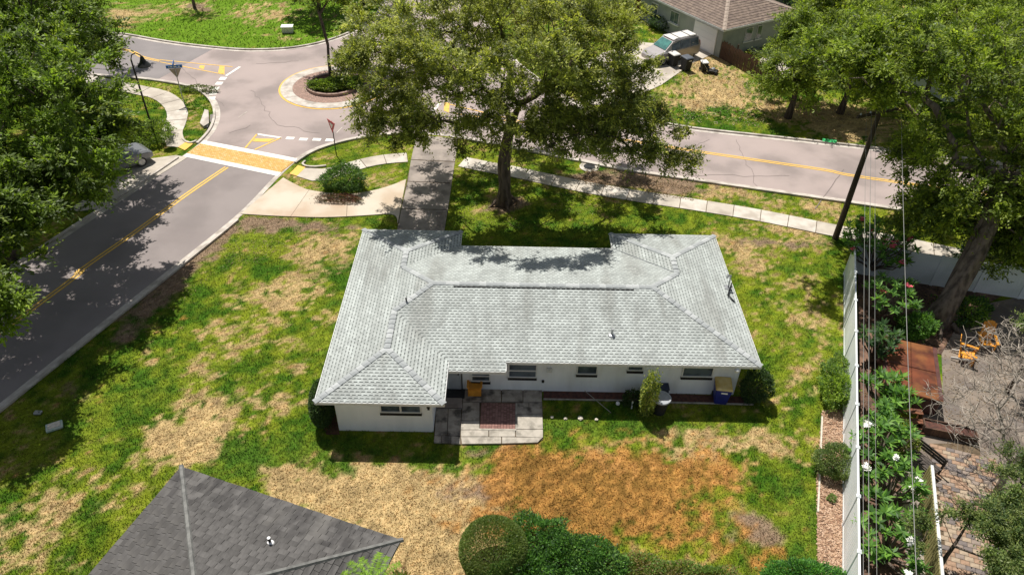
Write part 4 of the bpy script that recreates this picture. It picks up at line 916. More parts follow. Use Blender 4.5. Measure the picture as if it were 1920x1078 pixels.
def adirondack(loc, rz, label, first=None):
    r = empty('garden_chair', loc, rz, label, 'chair', 'orange slatted garden chairs in the right yard')
    if first:
        for c in first.children: copy_tree(c, r)
        return r
    o = None
    for i in range(5):
        x = -.22+i*.11; hgt = .78+.12*math.cos((i-2)*.7); MB().box((x, .38, .34+hgt/2), (.1, .025, hgt), R=Matrix.Rotation(-.32, 3, 'X')).build('back_slat', M['orange'], r)
    for i in range(5): MB().box((0, -.25+i*.12, .38-i*.03), (.56, .105, .025), R=Matrix.Rotation(-.22, 3, 'X')).build('seat_slat', M['orange'], r)
    for sx in (-1, 1):
        MB().box((sx*.34, -.02, .58), (.13, .72, .03)).build('arm', M['orange'], r)
        MB().box((sx*.3, -.3, .29), (.04, .12, .57)).build('leg', M['orange'], r)
        MB().box((sx*.29, .12, .2), (.035, .85, .11), R=Matrix.Rotation(-.25, 3, 'X')).build('leg', M['pale_lid'], r)
    return r
c1 = G(1808, 678); ch1 = adirondack((c1.x, c1.y+.1, .03), math.radians(60), 'orange slatted garden chair nearer the hot tub')
c1 = G(1845, 655); adirondack((c1.x, c1.y+.1, .03), math.radians(-15), 'orange slatted garden chair farther from the hot tub', ch1)
# dark lounge furniture below the tub
c_ = G(1724, 880); bn = empty('garden_bench', (c_.x, c_.y+.1, .04), math.radians(-60), 'weathered dark garden bench at the corner of the olive screen', 'bench')
for i in range(4): MB().box((0, -.2+i*.13, .42), (1.3, .11, .03)).build('seat_slat', mat('weathered_wood', (.1, .085, .075, 1), (.06, .05, .045, 1), 6, rough=.9) if i == 0 else bpy.data.materials['weathered_wood'], bn)
for i in range(3): MB().box((0, .36, .55+i*.14), (1.3, .03, .1)).build('back_slat', bpy.data.materials['weathered_wood'], bn)
for sx in (-1, 1):
    for y in (-.18, .34): MB().box((sx*.6, y, .21 if y < 0 else .45), (.07, .07, .42 if y < 0 else .9)).build('leg', bpy.data.materials['weathered_wood'], bn)
c_ = G(1775, 815); lw = empty('planter_box', (c_.x, c_.y, .03), math.radians(-15), 'long low dark planter box at the top of the paver patio', 'planter')
for y in (-.25, .25): MB().box((0, y, .2), (2.0, .05, .4)).build('side_board', M['fence_wood'], lw)
for x in (-1, 1): MB().box((x*.975, 0, .2), (.05, .45, .4)).build('end_board', M['fence_wood'], lw)
MB().box((0, 0, .17), (1.88, .44, .3)).build('soil_fill', M['mulch_red'], lw)

# ---------------------------------------------------------------- grey house beyond the street, its van, bins and fence
hc = G(1358, 57, 2.5); ga = math.radians(31)      # local x = d2 (to the right/back), local y = d1 (along the front)
gh = empty('garage_house', (hc.x, hc.y, 0), ga, 'grey stucco house with brown shingled hip roof and white garage door', 'house')
gw, gd = 9.0, 16.0
MB().prism([(.5, .5), (gw-.5, .5), (gw-.5, gd-.5), (.5, gd-.5)], -.1, 2.45).build('wall', M['stucco_gray'], gh)
gt = MB(); tint = []; under = MB()
_save = (tabs, under)
pl, a_, b_, cc_ = hip_planes(0, gw, 0, gd, 2.5, .3)
for q in pl: tab_plane(q, .3, .4, gt, .02)
under.build('roof_deck', M['brown_dark'], gh); g_o = gt.build('shingles', M['brown_roof'], gh); at_ = g_o.data.attributes.new('tint', 'FLOAT_COLOR', 'FACE'); at_.data.foreach_set('color', np.c_[np.array(tint), np.ones(len(tint))].astype(np.float32).ravel()); tag(g_o, kind='stuff')
cmb = [mat('brown_cap', (.38, .31, .25, 1), (.3, .24, .2, 1), 4, rough=.9)]
for p_, q_ in ((cc_[0], a_), (cc_[1], a_), (cc_[3], b_), (cc_[2], b_), (a_, b_)): caps(gh, p_, q_, .18, .18, cmb, L=.6, w=.16)
for i in range(4):
    p_, q_ = cc_[i], cc_[(i+1) % 4]; t = (q_-p_).normalized(); n = Vector((t.y, -t.x, 0)); m_ = (p_+q_)/2+n*.015
    MB().box((m_.x, m_.y, 2.43), ((q_-p_).length, .03, .15), math.atan2(t.y, t.x)).build('fascia', M['trim'], gh)
# garage door on the front wall (local x=.5), spans local y .9..3.3
g = MB().box((.47, 2.45, 1.05), (.05, 2.7, 2.1)).build('garage_door', M['label'], gh)
for i in range(4): MB().box((.44, 2.45, .28+i*.52), (.02, 2.6, .46)).build('door_panel', M['label'], g)
for (y, z, w, h_) in ((6.3, 1.5, 1.1, 1.0), (9.0, 1.2, .9, 1.5), (11.3, 1.05, .95, 2.1)):
    f = MB(); f.box((.47, y, z), (.06, w, h_)); f = f.build('window' if z > 1.1 else 'door', M['trim'], gh)
    if z > 1.1:
        for s_ in (-1, 1): MB().box((.43, y+s_*w*.24, z), (.03, w*.42, h_*.86)).build('pane', M['glass'], f)
        MB().box((.42, y, z-h_/2-.05), (.16, w+.2, .1)).build('sill', M['trim'], f)
    else: MB().box((.43, y, z-.02), (.03, w*.85, h_*.95)).build('door_leaf', M['brown_wood'], f)
for (x, z, w, h_) in ((3.4, 1.45, .8, 1.1), (4.6, 1.45, .5, 1.1)):
    f = MB().box((x, .47, z), (w, .06, h_)).build('window', M['trim'], gh); MB().box((x, .43, z), (w*.84, .03, h_*.88)).build('pane', M['glass'], f); MB().box((x, .4, z-h_/2-.05), (w+.3, .14, .08)).build('sill', M['trim'], f)
# front wing with pale roof, left
MB().prism([(-2.4, 12.6), (.6, 12.6), (.6, 18), (-2.4, 18)], -.1, 2.4).build('porch_wall', M['stucco_gray'], gh)
MB().add([(-2.9, 12.2, 2.45), (.8, 12.2, 2.9), (.8, 18.4, 2.9), (-2.9, 18.4, 2.45), (-2.9, 12.2, 2.33), (.8, 12.2, 2.78), (.8, 18.4, 2.78), (-2.9, 18.4, 2.33)], [(0, 1, 2, 3), (7, 6, 5, 4), (0, 4, 5, 1), (1, 5, 6, 2), (2, 6, 7, 3), (3, 7, 4, 0)]).build('porch_roof', M['roof_white'], gh)
# pad and drive
b = MB(); b.prism(Q((1420, 118), (1450, 90), (1500, 90), (1500, 150), (1440, 150)), 0, .04); tagS(b.build('concrete_pad', M['conc']))
b = MB(); b.prism(Q((1310, 88), (1335, 103), (1300, 118), (1240, 160), (1150, 200), (1100, 195), (1060, 150), (1130, 100), (1200, 80)), None, .02); tagS(b.build('driveway', M['conc']))
# pale-roofed house beyond
hc2 = G(1455, -20, 3.); h2 = empty('pale_roof_house', (hc2.x, hc2.y, 0), ga+.1, 'house with a flat pale roof behind the brown roofed house', 'house')
MB().prism([(-4, 0), (9, 0), (9, 9), (-4, 9)], -.1, 2.7).build('wall', M['stucco_gray'], h2)
MB().prism([(-4.5, -.6), (9.5, -.6), (9.5, 9.5), (-4.5, 9.5)], 2.72, 2.95).build('roof', M['roof_white'], h2)
# bluish roof of a house hidden in the right-hand trees
c_ = G(1830, 70, 3); h3 = empty('blue_roof_house', (c_.x, c_.y, 0), .3, 'house with pale blue grey roof glimpsed through the right hand trees', 'house')
MB().prism([(-5, -4), (5, -4), (5, 4), (-5, 4)], -.1, 2.6).build('wall', M['stucco'], h3)
pl, a_, b_, cc_ = hip_planes(-5.5, 5.5, -4.5, 4.5, 2.6, .3); ub = MB()
for q in pl: ub.add(q, [tuple(range(len(q)))])
ub.build('roof', mat('blue_grey_roof', (.3, .35, .4, 1), (.24, .28, .33, 1), 2, rough=.7), h3)

def wheel(par, x, y, r=.33, s=1):
    w = MB().lathe([(.2, -.1), (r-.02, -.11), (r, -.08), (r, .08), (r-.02, .11), (.2, .1)], n=20).build('wheel', M['rubber'], par); w.rotation_euler = (PI/2, 0, 0); w.location = (x, y, r)
    MB().lathe([(.0, -.09), (.2, -.1), (.21, -.115), (.17, -.12), (.05, -.105), (0, -.105)] if s > 0 else [(.0, .105), (.05, .105), (.17, .12), (.21, .115), (.2, .1), (0, .09)], n=14).build('rim', M['metal'], w)
def car(name, loc, rz, paint, label, prof, glass_top, width=1.86, roofmat=None, van=False):
    """prof: stations (x, z_bottom, z_belt, z_top, half_top_width)"""
    r = empty(name, loc, rz, label, 'car'); hw = width/2; vs = []; fs = []; k = 8
    for (x, zb, zm, zt, ht, wf) in prof:
        w = hw*wf
        vs += [(x, -w*.92, zb), (x, -w, zb+.18), (x, -w, zm), (x, -ht, zt), (x, ht, zt), (x, w, zm), (x, w, zb+.18), (x, w*.92, zb)]
    n = len(prof)
    for i in range(n-1):
        for j in range(k): fs.append((i*k+j, i*k+(j+1) % k, (i+1)*k+(j+1) % k, (i+1)*k+j)[::-1])
    fs += [tuple(range(k)), tuple((n-1)*k+j for j in range(k))[::-1]]
    o = MB().add(vs, fs).build('body', paint, r); bevel(o, .04, 2)
    return r, o
c_ = G(1262, 112); va = math.atan2(-math.sin(ga), -math.cos(ga))
prof = [(-2.35, .38, .9, .95, .7, .9), (-2.28, .3, 1.0, 1.5, .62, .97), (-2.1, .25, 1.02, 1.74, .66, 1), (-.6, .22, 1.0, 1.8, .7, 1), (.45, .22, .98, 1.76, .69, 1), (1.35, .24, .97, 1.08, .78, 1), (2.1, .28, .82, .92, .72, .96), (2.4, .35, .6, .68, .6, .85)]
va_r, body = car('minivan', (c_.x-.25, c_.y+.2, 0), va, M['van_paint'], 'silver brown minivan with white roof panel parked at the garage', prof, 0)
for x in (-1.45, 1.45):
    for s_ in (-1, 1): wheel(va_r, x, s_*.82, .34, s_)
def quadpart(name, m, q, par, th=.012):
    q = [Vector(p) for p in q]; n = (q[1]-q[0]).cross(q[2]-q[0]).normalized()
    if n.dot(sum(q, Vector())/len(q)-Vector((0, 0, .9))) < 0: q = q[::-1]; n = -n
    k = len(q); return MB().add([p+n*.006 for p in q]+[p+n*(.006+th) for p in q], [tuple(range(k, 2*k)), tuple(range(k))[::-1]]+[(i, (i+1) % k, (i+1) % k+k, i+k) for i in range(k)]).build(name, m, par)
for s_ in (-1, 1):
    for (x0, x1) in ((-2.05, -1.2), (-1.15, -.15), (-.1, .75)):
        def pt(x, f):
            i = max(j for j in range(len(prof)-1) if prof[j][0] <= x); t = (x-prof[i][0])/(prof[i+1][0]-prof[i][0]); l = lambda c: prof[i][c]*(1-t)+prof[i+1][c]*t
            zm, zt, ht, wf = l(2), l(3), l(4), l(5); w = .93*wf; return Vector((x, s_*(w*(1-f)+ht*f), zm*(1-f)+zt*f))
        quadpart('side_window', M['glass'], [pt(x0, .12), pt(x1, .12), pt(x1-.08 if x1 > .7 else x1, .84), pt(x0, .84)], va_r)
quadpart('windshield', M['windshield'], [(.58, -.6, 1.69), (.58, .6, 1.69), (1.28, .72, 1.16), (1.28, -.72, 1.16)], va_r)
quadpart('rear_window', M['glass'], [(-2.26, -.56, 1.12), (-2.26, .56, 1.12), (-2.13, .52, 1.66), (-2.13, -.52, 1.66)], va_r)
MB().box((-.75, 0, 1.81), (2.5, 1.26, .03)).build('roof_panel', M['pale_lid'], va_r)
for s_ in (-1, 1):
    MB().tube([(-2., s_*.6, 1.8), (-1.9, s_*.6, 1.86), (.2, s_*.6, 1.86), (.3, s_*.6, 1.8)], .02, 5).build('roof_rail', M['darkmetal'], va_r)
    quadpart('taillight', M['taillight'], [(-2.32, s_*.74, 1.0), (-2.3, s_*.88, 1.0), (-2.22, s_*.82, 1.4), (-2.24, s_*.7, 1.4)], va_r)
    quadpart('headlight', M['glass'], [(2.3, s_*.5, .7), (2.2, s_*.78, .7), (2.12, s_*.78, .84), (2.22, s_*.5, .84)], va_r)
    MB().box((.85, s_*1.02, 1.05), (.12, .18, .14)).build('mirror', M['van_paint'], va_r)
for x in (-1.3, -.2): MB().box((x, 0, 1.85), (.03, 1.2, .03)).build('roof_bar', M['darkmetal'], va_r)
# bins by the van
c_ = G(1285, 132); wheelie((c_.x, c_.y, 0), .5, M['rubber'], mat('dark_grey_lid', (.09, .1, .12, 1), rough=.5), 'black wheelie bin with dark grey lid on the lawn beside the minivan', 1.05)
c_ = G(1277, 128); wheelie((c_.x-.6, c_.y+.4, 0), .5, M['rubber'], M['pale_lid'], 'black wheelie bin with white lid half behind the dark lidded bin', 1.0, sticker=False)
c_ = G(1322, 137); wheelie((c_.x-.1, c_.y+.3, 0), .2, M['rubber'], M['label'], 'narrow black bin with white top beside the lawn mower', .75, sticker=False)
c_ = G(1331, 138); mo = empty('lawn_mower', (c_.x+.2, c_.y, 0), -.4, 'lawn mower parked on the dry grass by the white topped bin', 'mower')
bevel(MB().box((0, 0, .2), (.75, .5, .18)).build('deck', M['darkmetal'], mo), .05, 2); MB().lathe([(.17, 0), (.18, .1), (.12, .16), (0, .17)], (0, 0, .29), 12).build('engine', M['metal'], mo)
for x in (-.3, .3):
    for y in (-.28, .28): w = MB().lathe([(.05, -.03), (.11, -.03), (.11, .03), (.05, .03)], n=12).build('wheel', M['rubber'], mo); w.rotation_euler = (PI/2, 0, 0); w.location = (x, y, .11)
MB().tube([(-.35, -.22, .25), (-.95, -.22, .95), (-.95, .22, .95), (-.35, .22, .25)], .018, 6).build('handle', M['metal'], mo); bevel(MB().box((-.5, 0, .35), (.35, .4, .3)).build('grass_bag', M['rubber'], mo), .06, 2)
# wooden fence
fa, fb_ = Vector(G2(1346, 107)), Vector(G2(1470, 178)); d = (fb_-fa); L = d.length; n = int(L/.17)
wf = empty('wooden_fence', (fa.x, fa.y, 0), math.atan2(d.y, d.x), 'weathered brown board fence beside the grey house', 'fence')
bd = None
for i in range(n):
    if bd is None: bd = MB().add([(-.07, 0, 0), (.07, 0, 0), (.07, .025, 0), (-.07, .025, 0), (-.07, 0, 1.75), (.07, 0, 1.75), (.07, .025, 1.75), (-.07, .025, 1.75), (0, 0, 1.83), (0, .025, 1.83)], [(0, 1, 5, 8, 4), (3, 7, 9, 6, 2), (1, 2, 6, 5), (0, 4, 7, 3), (4, 8, 9, 7), (8, 5, 6, 9)]).build('board', M['fence_wood'], wf); q = bd
    else: q = bd.copy(); COL.objects.link(q)
    q.location = ((i+.5)*.17, random.uniform(-.015, .015), 0); q.scale.z = random.uniform(.9, 1.03)*(.82+.0*i)
for z in (.35, 1.15): MB().box((L/2, .06, z), (L, .06, .09)).build('rail', M['fence_wood'], wf)
for i in range(5): MB().box((L*i/4, .1, .85), (.1, .1, 1.7)).build('post', M['wood_pole'], wf)
# dark planks leaning on the house wall
for i, (px, py) in enumerate(((1371, 95), (1384, 92), (1392, 90), (1401, 88), (1410, 82), (1425, 75), (1434, 78))):
    c_ = G(px, py); o = MB().box((0, 0, .9), (.22+.1*(i % 2), .05, 1.6+.3*(i % 3))).box((.05, .02, .5), (.1, .04, 1.1)).build('leaning_board', M['fence_wood'], loc=(c_.x, c_.y, 0)); o.rotation_euler = (random.uniform(-.1, -.05), random.uniform(-.08, .08), ga)
    tag(o, ['narrow dark board leaning closest to the garage corner', 'second dark board from the garage corner on the grey side wall', 'short dark board between taller ones on the grey side wall', 'dark board just left of the side window', 'dark board standing right of the side window', 'tall dark board near the pile of grey junk', 'last dark board farthest along the grey side wall'][i], 'board', 'dark boards leaning on the grey house side wall')
c_ = G(1418, 98); jk = empty('pallet', (c_.x, c_.y, 0), .6, 'pale grey pallet lying on the ground behind the brown board fence', 'pallet')
for i in range(6): MB().box((0, -.5+i*.2, .14), (1.2, .12, .025)).build('slat', M['metal'], jk)
for x in (-.5, 0, .5): MB().box((x, 0, .06), (.1, 1.1, .12)).build('bearer', M['fence_wood'], jk)
# car below the left trees
c_ = G(262, 300)
prof2 = [(-2.2, .4, .85, .95, .6, .88), (-2.05, .3, .9, 1.0, .68, .97), (-1.5, .25, .92, 1.12, .68, 1), (-.8, .22, .92, 1.42, .58, 1), (.3, .22, .9, 1.44, .58, 1), (1.15, .24, .88, .98, .72, 1), (1.9, .28, .78, .86, .7, .95), (2.2, .36, .6, .66, .6, .85)]
cr, body = car('parked_car', (c_.x-1.0, c_.y-1.25, 0), math.radians(48), M['white_car'], 'grey car parked under the left hand trees with only one end showing', prof2, 0, 1.8)
for x in (-1.35, 1.35):
    for s_ in (-1, 1): wheel(cr, x, s_*.78, .32, s_)
quadpart('windshield', M['glass'], [(.4, -.53, 1.39), (.4, .53, 1.39), (1.1, .66, 1.02), (1.1, -.66, 1.02)], cr)
for s_ in (-1, 1):
    quadpart('side_window', M['glass'], [(-.75, s_*.86, .96), (.75, s_*.85, .96), (.28, s_*.64, 1.34), (-.72, s_*.64, 1.34)], cr)
    quadpart('headlight', M['lid_grey'], [(2.1, s_*.45, .68), (2.0, s_*.75, .68), (1.92, s_*.75, .8), (2.02, s_*.45, .8)], cr)


# ---------------------------------------------------------------- foliage
def leaves_mesh(name, parent, C, T, size, cols, seed=0, aspect=.42, up=.85, jit=.25, shade=None):
    """C leaf centres (n,3), T leaf direction (n,3), cols (n,3)"""
    r = np.random.RandomState(seed+5); n = len(C)
    N_ = r.randn(n, 3); N_[:, 2] = np.abs(N_[:, 2])+up*1.6; T = T+r.randn(n, 3)*.35
    T /= np.linalg.norm(T, axis=1)[:, None]; B = np.cross(N_, T); B /= np.linalg.norm(B, axis=1)[:, None]+1e-9
    s = size*r.uniform(1-jit, 1+jit, n)[:, None]
    co = np.empty((n, 4, 3)); co[:, 0] = C-T*s*.5; co[:, 1] = C+B*s*aspect*.5; co[:, 2] = C+T*s*.55; co[:, 3] = C-B*s*aspect*.5
    return fast_mesh(name, co.reshape(-1, 3), np.arange(n*4).reshape(n, 4), M['leaf'], parent, fattr=cols)
def pal(cols, idx, r, v=.18):
    c = (np.array(cols)*1.75)[idx]; return c*r.uniform(1-v, 1+v, (len(idx), 1))
GREEN_OAK = [(.165, .18, .042), (.22, .235, .052), (.1, .118, .034), (.275, .28, .06)]
GREEN_LEFT = [(.095, .145, .022), (.13, .185, .024), (.06, .09, .02), (.17, .22, .03)]
GREEN_RIGHT = [(.12, .16, .022), (.16, .205, .026), (.07, .1, .02), (.21, .25, .034)]
GREEN_DARK = [(.03, .055, .02), (.045, .075, .022), (.02, .04, .018), (.06, .1, .03)]

def tree(name, trunk, blobs, ncl, rc, tw, lv, size, colors, label, cat='tree', seed=1, bark='bark', r0=.35, gap=.35, loc=None, sparse=0, leaf=True, flat=.7, group=None, aspect=.42, strands=0):
    r = np.random.RandomState(seed); base = np.array(trunk[0], float)
    root = empty(name, tuple(base), 0, label, cat, group)
    wts = np.array([b[6] if len(b) > 6 else b[3]*b[4]*b[5] for b in blobs], float); wts /= wts.sum()
    cl = []
    while len(cl) < ncl:
        b = blobs[r.choice(len(blobs), p=wts)]; u = r.randn(3); u /= np.linalg.norm(u)
        if u[2] < -.55: continue
        rad = r.rand()**.4; p = np.array(b[:3])+u*rad*np.array(b[3:6])
        if vnoise(np.array([p[0]+p[2]*.6]), np.array([p[1]-p[2]*.4]), .42, seed)[0] < gap*r.uniform(.7, 1.1): continue
        cl.append(p)
    cl = np.array(cl)
    # skeleton: every clump hangs on the nearest limb
    nodes = [np.array(p, float) for p in trunk]; par = [-1]+list(range(len(trunk)-1)); top = nodes[-1]; ntr = len(trunk)
    depth = [0]*ntr; hang_from = max(1, ntr-2)
    order = np.argsort(np.linalg.norm((cl-top)*np.array([1, 1, 1.]), axis=1)); chains = []
    NA = np.array(nodes); ND = np.array(depth, float)
    for k in order:
        c = cl[k]; d = np.linalg.norm(NA-c, axis=1)+.42*ND; d[:hang_from] += 99; j = int(np.argmin(d)); st = nodes[j]; L = np.linalg.norm(c-st)
        m = max(1, int(L/.8)); prev = j; chain = [j]
        for q in range(1, m+1):
            t = q/m; p = st+(c-st)*t+r.randn(3)*.07*min(1, L)*(t < 1); p[2] += .12*L*math.sin(PI*t)*(1 if L > 1.5 else .3)
            nodes.append(p); par.append(prev); ND = np.append(ND, ND[prev]+L/m); prev = len(nodes)-1; chain.append(prev)
        NA = np.array(nodes); chains.append(chain)
    cnt = np.zeros(len(nodes)); cnt[[c[-1] for c in chains]] += 1
    for i in range(len(nodes)-1, 0, -1): cnt[par[i]] += cnt[i]
    rad = lambda i: max(.014, r0*(max(cnt[i], 1)/ncl)**.48)
    tb_ = MB(); bl = lambda i: Vector(nodes[i]-base)
    tr = [bl(i) for i in range(ntr)]; tb_.tube(tr, [r0*(1.45 if i == 0 else 1.0)*max(.7, (1-.07*i)) for i in range(ntr)], 12)
    lb = MB()
    for ch in chains:
        rr = [min(rad(i), rad(ch[1])*1.05) for i in ch]; rr[-1] *= .5
        lb.tube([bl(i) for i in ch], rr, 5 if rr[0] < .08 else 8, cap=False)
    for q in range(strands):        # fused, twisting stems and root flares
        ph = 2*PI*q/strands+r.rand()*.6; pts = []
        for i in range(ntr*3-2):
            t = i/3; k_ = min(int(t), ntr-2); c0 = tr[k_].lerp(tr[k_+1], t-k_); an = ph+t*.55; rr_ = r0*(1.25 if t < .5 else .82)*max(.6, 1-.07*t)
            pts.append(c0+Vector((math.cos(an)*rr_, math.sin(an)*rr_, 0)))
        tb_.tube(pts, [r0*r.uniform(.3, .42)]*len(pts), 7)
        tb_.tube([pts[0]+Vector((0, 0, .5)), pts[0]*1.8+Vector((0, 0, .15)), pts[0]*3.0+Vector((0, 0, -.05))], [r0*.3, r0*.2, r0*.1], 6)
    tb_.build('trunk', M[bark], root, smooth=True); lb.build('limbs', M[bark], root, smooth=True)
    if not leaf: return root, nodes, cl
    # leaves on twigs
    cen = cl.mean(0); n = ncl*tw
    ci = np.repeat(np.arange(ncl), tw); cr_ = rc*r.uniform(.65, 1.25, ncl)
    D = r.randn(n, 3); D[:, 2] = D[:, 2]*.7+.18; out = cl[ci]-cen; out /= np.linalg.norm(out, axis=1)[:, None]+1e-6
    D += out*.5; D /= np.linalg.norm(D, axis=1)[:, None]
    tl = cr_[ci]*r.uniform(.55, 1.15, n)
    st = cl[ci]+r.randn(n, 3)*.12*rc-D*.1
    ti = np.repeat(np.arange(n), lv); t = r.rand(n*lv)**.7
    P = st[ti]+D[ti]*(tl[ti]*t)[:, None]*np.array([1, 1, flat])+r.randn(n*lv, 3)*.055
    P[:, 2] -= .12*(t**2)*tl[ti]
    hue = vnoise(cl[:, 0]+cl[:, 2], cl[:, 1], .5, seed+3)
    idx = np.clip((hue[ci]*2.2+r.rand(n)*1.8).astype(int), 0, len(colors)-1)
    cb = r.uniform(.7, 1.28, ncl)
    cols = (pal(colors, idx, r, .2)*cb[ci][:, None])[ti]*r.uniform(.8, 1.2, (n*lv, 1))
    leaves_mesh('crown', root, P-base, D[ti], size, cols, seed, aspect)
    return root, nodes, cl

def shrub(name, px, py, rx, ry, h, n, size, colors, label, seed=1, z0=.0, lumps=6, box=False, cat='shrub', group=None, shell=.25, off_=(0, 0), stem=True):
    r = np.random.RandomState(seed); c = G(px, py); root = empty(name, (c.x+off_[0], c.y+off_[1], 0), 0, label, cat, group)
    u = r.randn(n, 3); u /= np.linalg.norm(u, axis=1)[:, None]
    if box and box != 'round': m_ = np.abs(u).max(1)[:, None]; u = u/np.maximum(m_, .6)*.85
    az = np.arctan2(u[:, 1], u[:, 0])
    lump = 1+.1*np.sin(az*3+seed)+.42*(vnoise(u[:, 0]*2+u[:, 2]*1.3, u[:, 1]*2+seed+u[:, 2], 1.5, seed)-.5)+.25*(vnoise(u[:, 0]*2-u[:, 2], u[:, 1]*2+u[:, 2]*2, 4., seed+2)-.5)
    if box == 'round': lump = np.ones(n)
    lump = lump*np.where(r.rand(n) < (.012 if box == 'round' else .07), 1+.28*r.rand(n), 1)
    rad = (1-shell*r.rand(n)**1.5)*lump; P = u*rad[:, None]*np.array([rx, ry, h/2])+np.array([0, 0, h/2+z0]); P[:, 2] = np.maximum(P[:, 2], .04)
    D = u+r.randn(n, 3)*.5; D[:, 2] += .3
    idx = np.clip((r.rand(n)*2+2*vnoise(P[:, 0], P[:, 1]+P[:, 2], 2.5, seed)).astype(int), 0, len(colors)-1)
    leaves_mesh('foliage', root, P, D, size, pal(colors, idx, r, .25), seed)
    if stem: MB().tube([(0, 0, 0), (.03, 0, h*.5)], [.07, .03], 6).tube([(0, 0, .1), (rx*.4, ry*.2, h*.55)], [.04, .02], 5).tube([(0, 0, .1), (-rx*.4, -ry*.2, h*.5)], [.04, .02], 5).build('stem', M['bark'], root)
    return root

def w(x, y, z): return (x, y, z)
ob = G(945, 382)
tree('oak_tree', [(ob.x, ob.y, -.1), (ob.x+.02, ob.y, 1.2), (ob.x-.05, ob.y+.1, 2.6), (ob.x+.1, ob.y+.2, 3.9), (ob.x+.3, ob.y+.1, 5.0)],
     [(-.2, 32.0, 10.5, 3.8, 1.6, 1.3, 46), (-5.6, 33.3, 10.0, 2.3, 1.5, 1.2, 20), (0, 34.6, 8.6, 4.4, 2.2, 1.8, 48), (-4, 36, 7.4, 3, 2.2, 1.6, 26), (4.5, 35.6, 7.4, 3, 2.2, 1.5, 30), (0, 37, 10.8, 6.6, 4, 2.8), (3.8, 37, 9.3, 4.2, 4, 2.3), (-4.8, 38.2, 9.3, 4.0, 4.5, 2.6), (6.5, 36.0, 5.6, 3, 2.8, 1.4, 40), (8.2, 35.2, 4.2, 2.0, 1.9, .8, 12), (0, 35, 6.6, 3.3, 2, 1.6, 40), (0, 42.5, 8.4, 8, 4.5, 3.4), (-6.0, 36, 5.6, 2.3, 2.5, 1.7, 34), (3.2, 34.8, 5.4, 3.6, 2, 1.5, 50), (-2.6, 35.6, 5.0, 2.4, 1.7, 1.3, 24)],
     900, .9, 23, 12, .155, GREEN_OAK, 'large spreading oak in front of the white house, its crown covering the street', seed=3, r0=.34, strands=4, gap=.41, bark='bark_mid')
rc = G(621, 148)
tree('roundabout_tree', [(rc.x, rc.y, 0), (rc.x, rc.y, 1.4), (rc.x+.1, rc.y, 2.6)], [(-13.2, 56.0, 6.0, 3.0, 2.4, 1.6), (-10.8, 56.2, 6.2, 2.6, 2.4, 1.7)], 100, .95, 26, 10, .19, GREEN_LEFT, 'small tree with a thin trunk growing in the roundabout island', seed=5, r0=.11, gap=.25)
# left mass
LT = [
 ('oak_tree', (-25.5, 30.5), [(-22.4, 31.5, 8.2, 4.6, 4.4, 3.0), (-19.5, 30.3, 6.6, 2.4, 3.2, 2.1), (-20.0, 27.0, 6.0, 2.3, 2.6, 2.1, 30)], 300, 'broad green oak overhanging the left street, nearest the double yellow line', GREEN_LEFT, 21),
 ('oak_tree', (-27, 38), [(-25.4, 38.5, 8.4, 4.4, 5, 3.2), (-23.2, 36.0, 6.4, 2.4, 3, 2.2), (-22.5, 34.5, 4.4, 2.2, 2.6, 2.0, 22)], 270, 'bushy oak on the left just below the black street lamp', GREEN_LEFT, 22),
 ('oak_tree', (-28, 22), [(-23.2, 24.5, 7.5, 4.2, 4.2, 3.0), (-20.4, 24.2, 6.2, 2.3, 2.8, 2.0), (-20.8, 21.4, 5.2, 2.4, 2.6, 2.0, 30)], 250, 'oak at the left edge overhanging the shaded lower street', GREEN_LEFT, 23),
 ('oak_tree', (-31, 48), [(-29.6, 46.5, 8.0, 4.6, 4.6, 3.0), (-27.3, 47, 5.4, 2.4, 2.6, 1.7)], 190, 'oak on the left behind the street lamp', GREEN_LEFT, 24),
 ('oak_tree', (-38, 58), [(-35, 58, 8.0, 5.0, 5.0, 4.0)], 150, 'very dark tree at the top left beyond the others', GREEN_DARK, 25),
 ('oak_tree', (-37, 37), [(-33, 37, 8.6, 5.6, 7, 3.4)], 180, 'oak deep in the left grove, cut by the picture edge', GREEN_LEFT, 26),
 ('oak_tree', (-42, 50), [(-40, 50, 9, 6, 6, 4)], 120, 'dark tree at the far upper left corner', GREEN_LEFT, 27)]
for nm, b0, bl_, nc_, lab, cols, sd_ in LT:
    tree(nm, [(b0[0], b0[1], 0), (b0[0]+.2, b0[1], 1.6), (b0[0]+.5, b0[1]+.2, 3.2), (b0[0]+1, b0[1]+.4, 4.4)], bl_, nc_, .95, 24, 10, .2, cols, lab, seed=sd_, r0=.32, gap=.33)
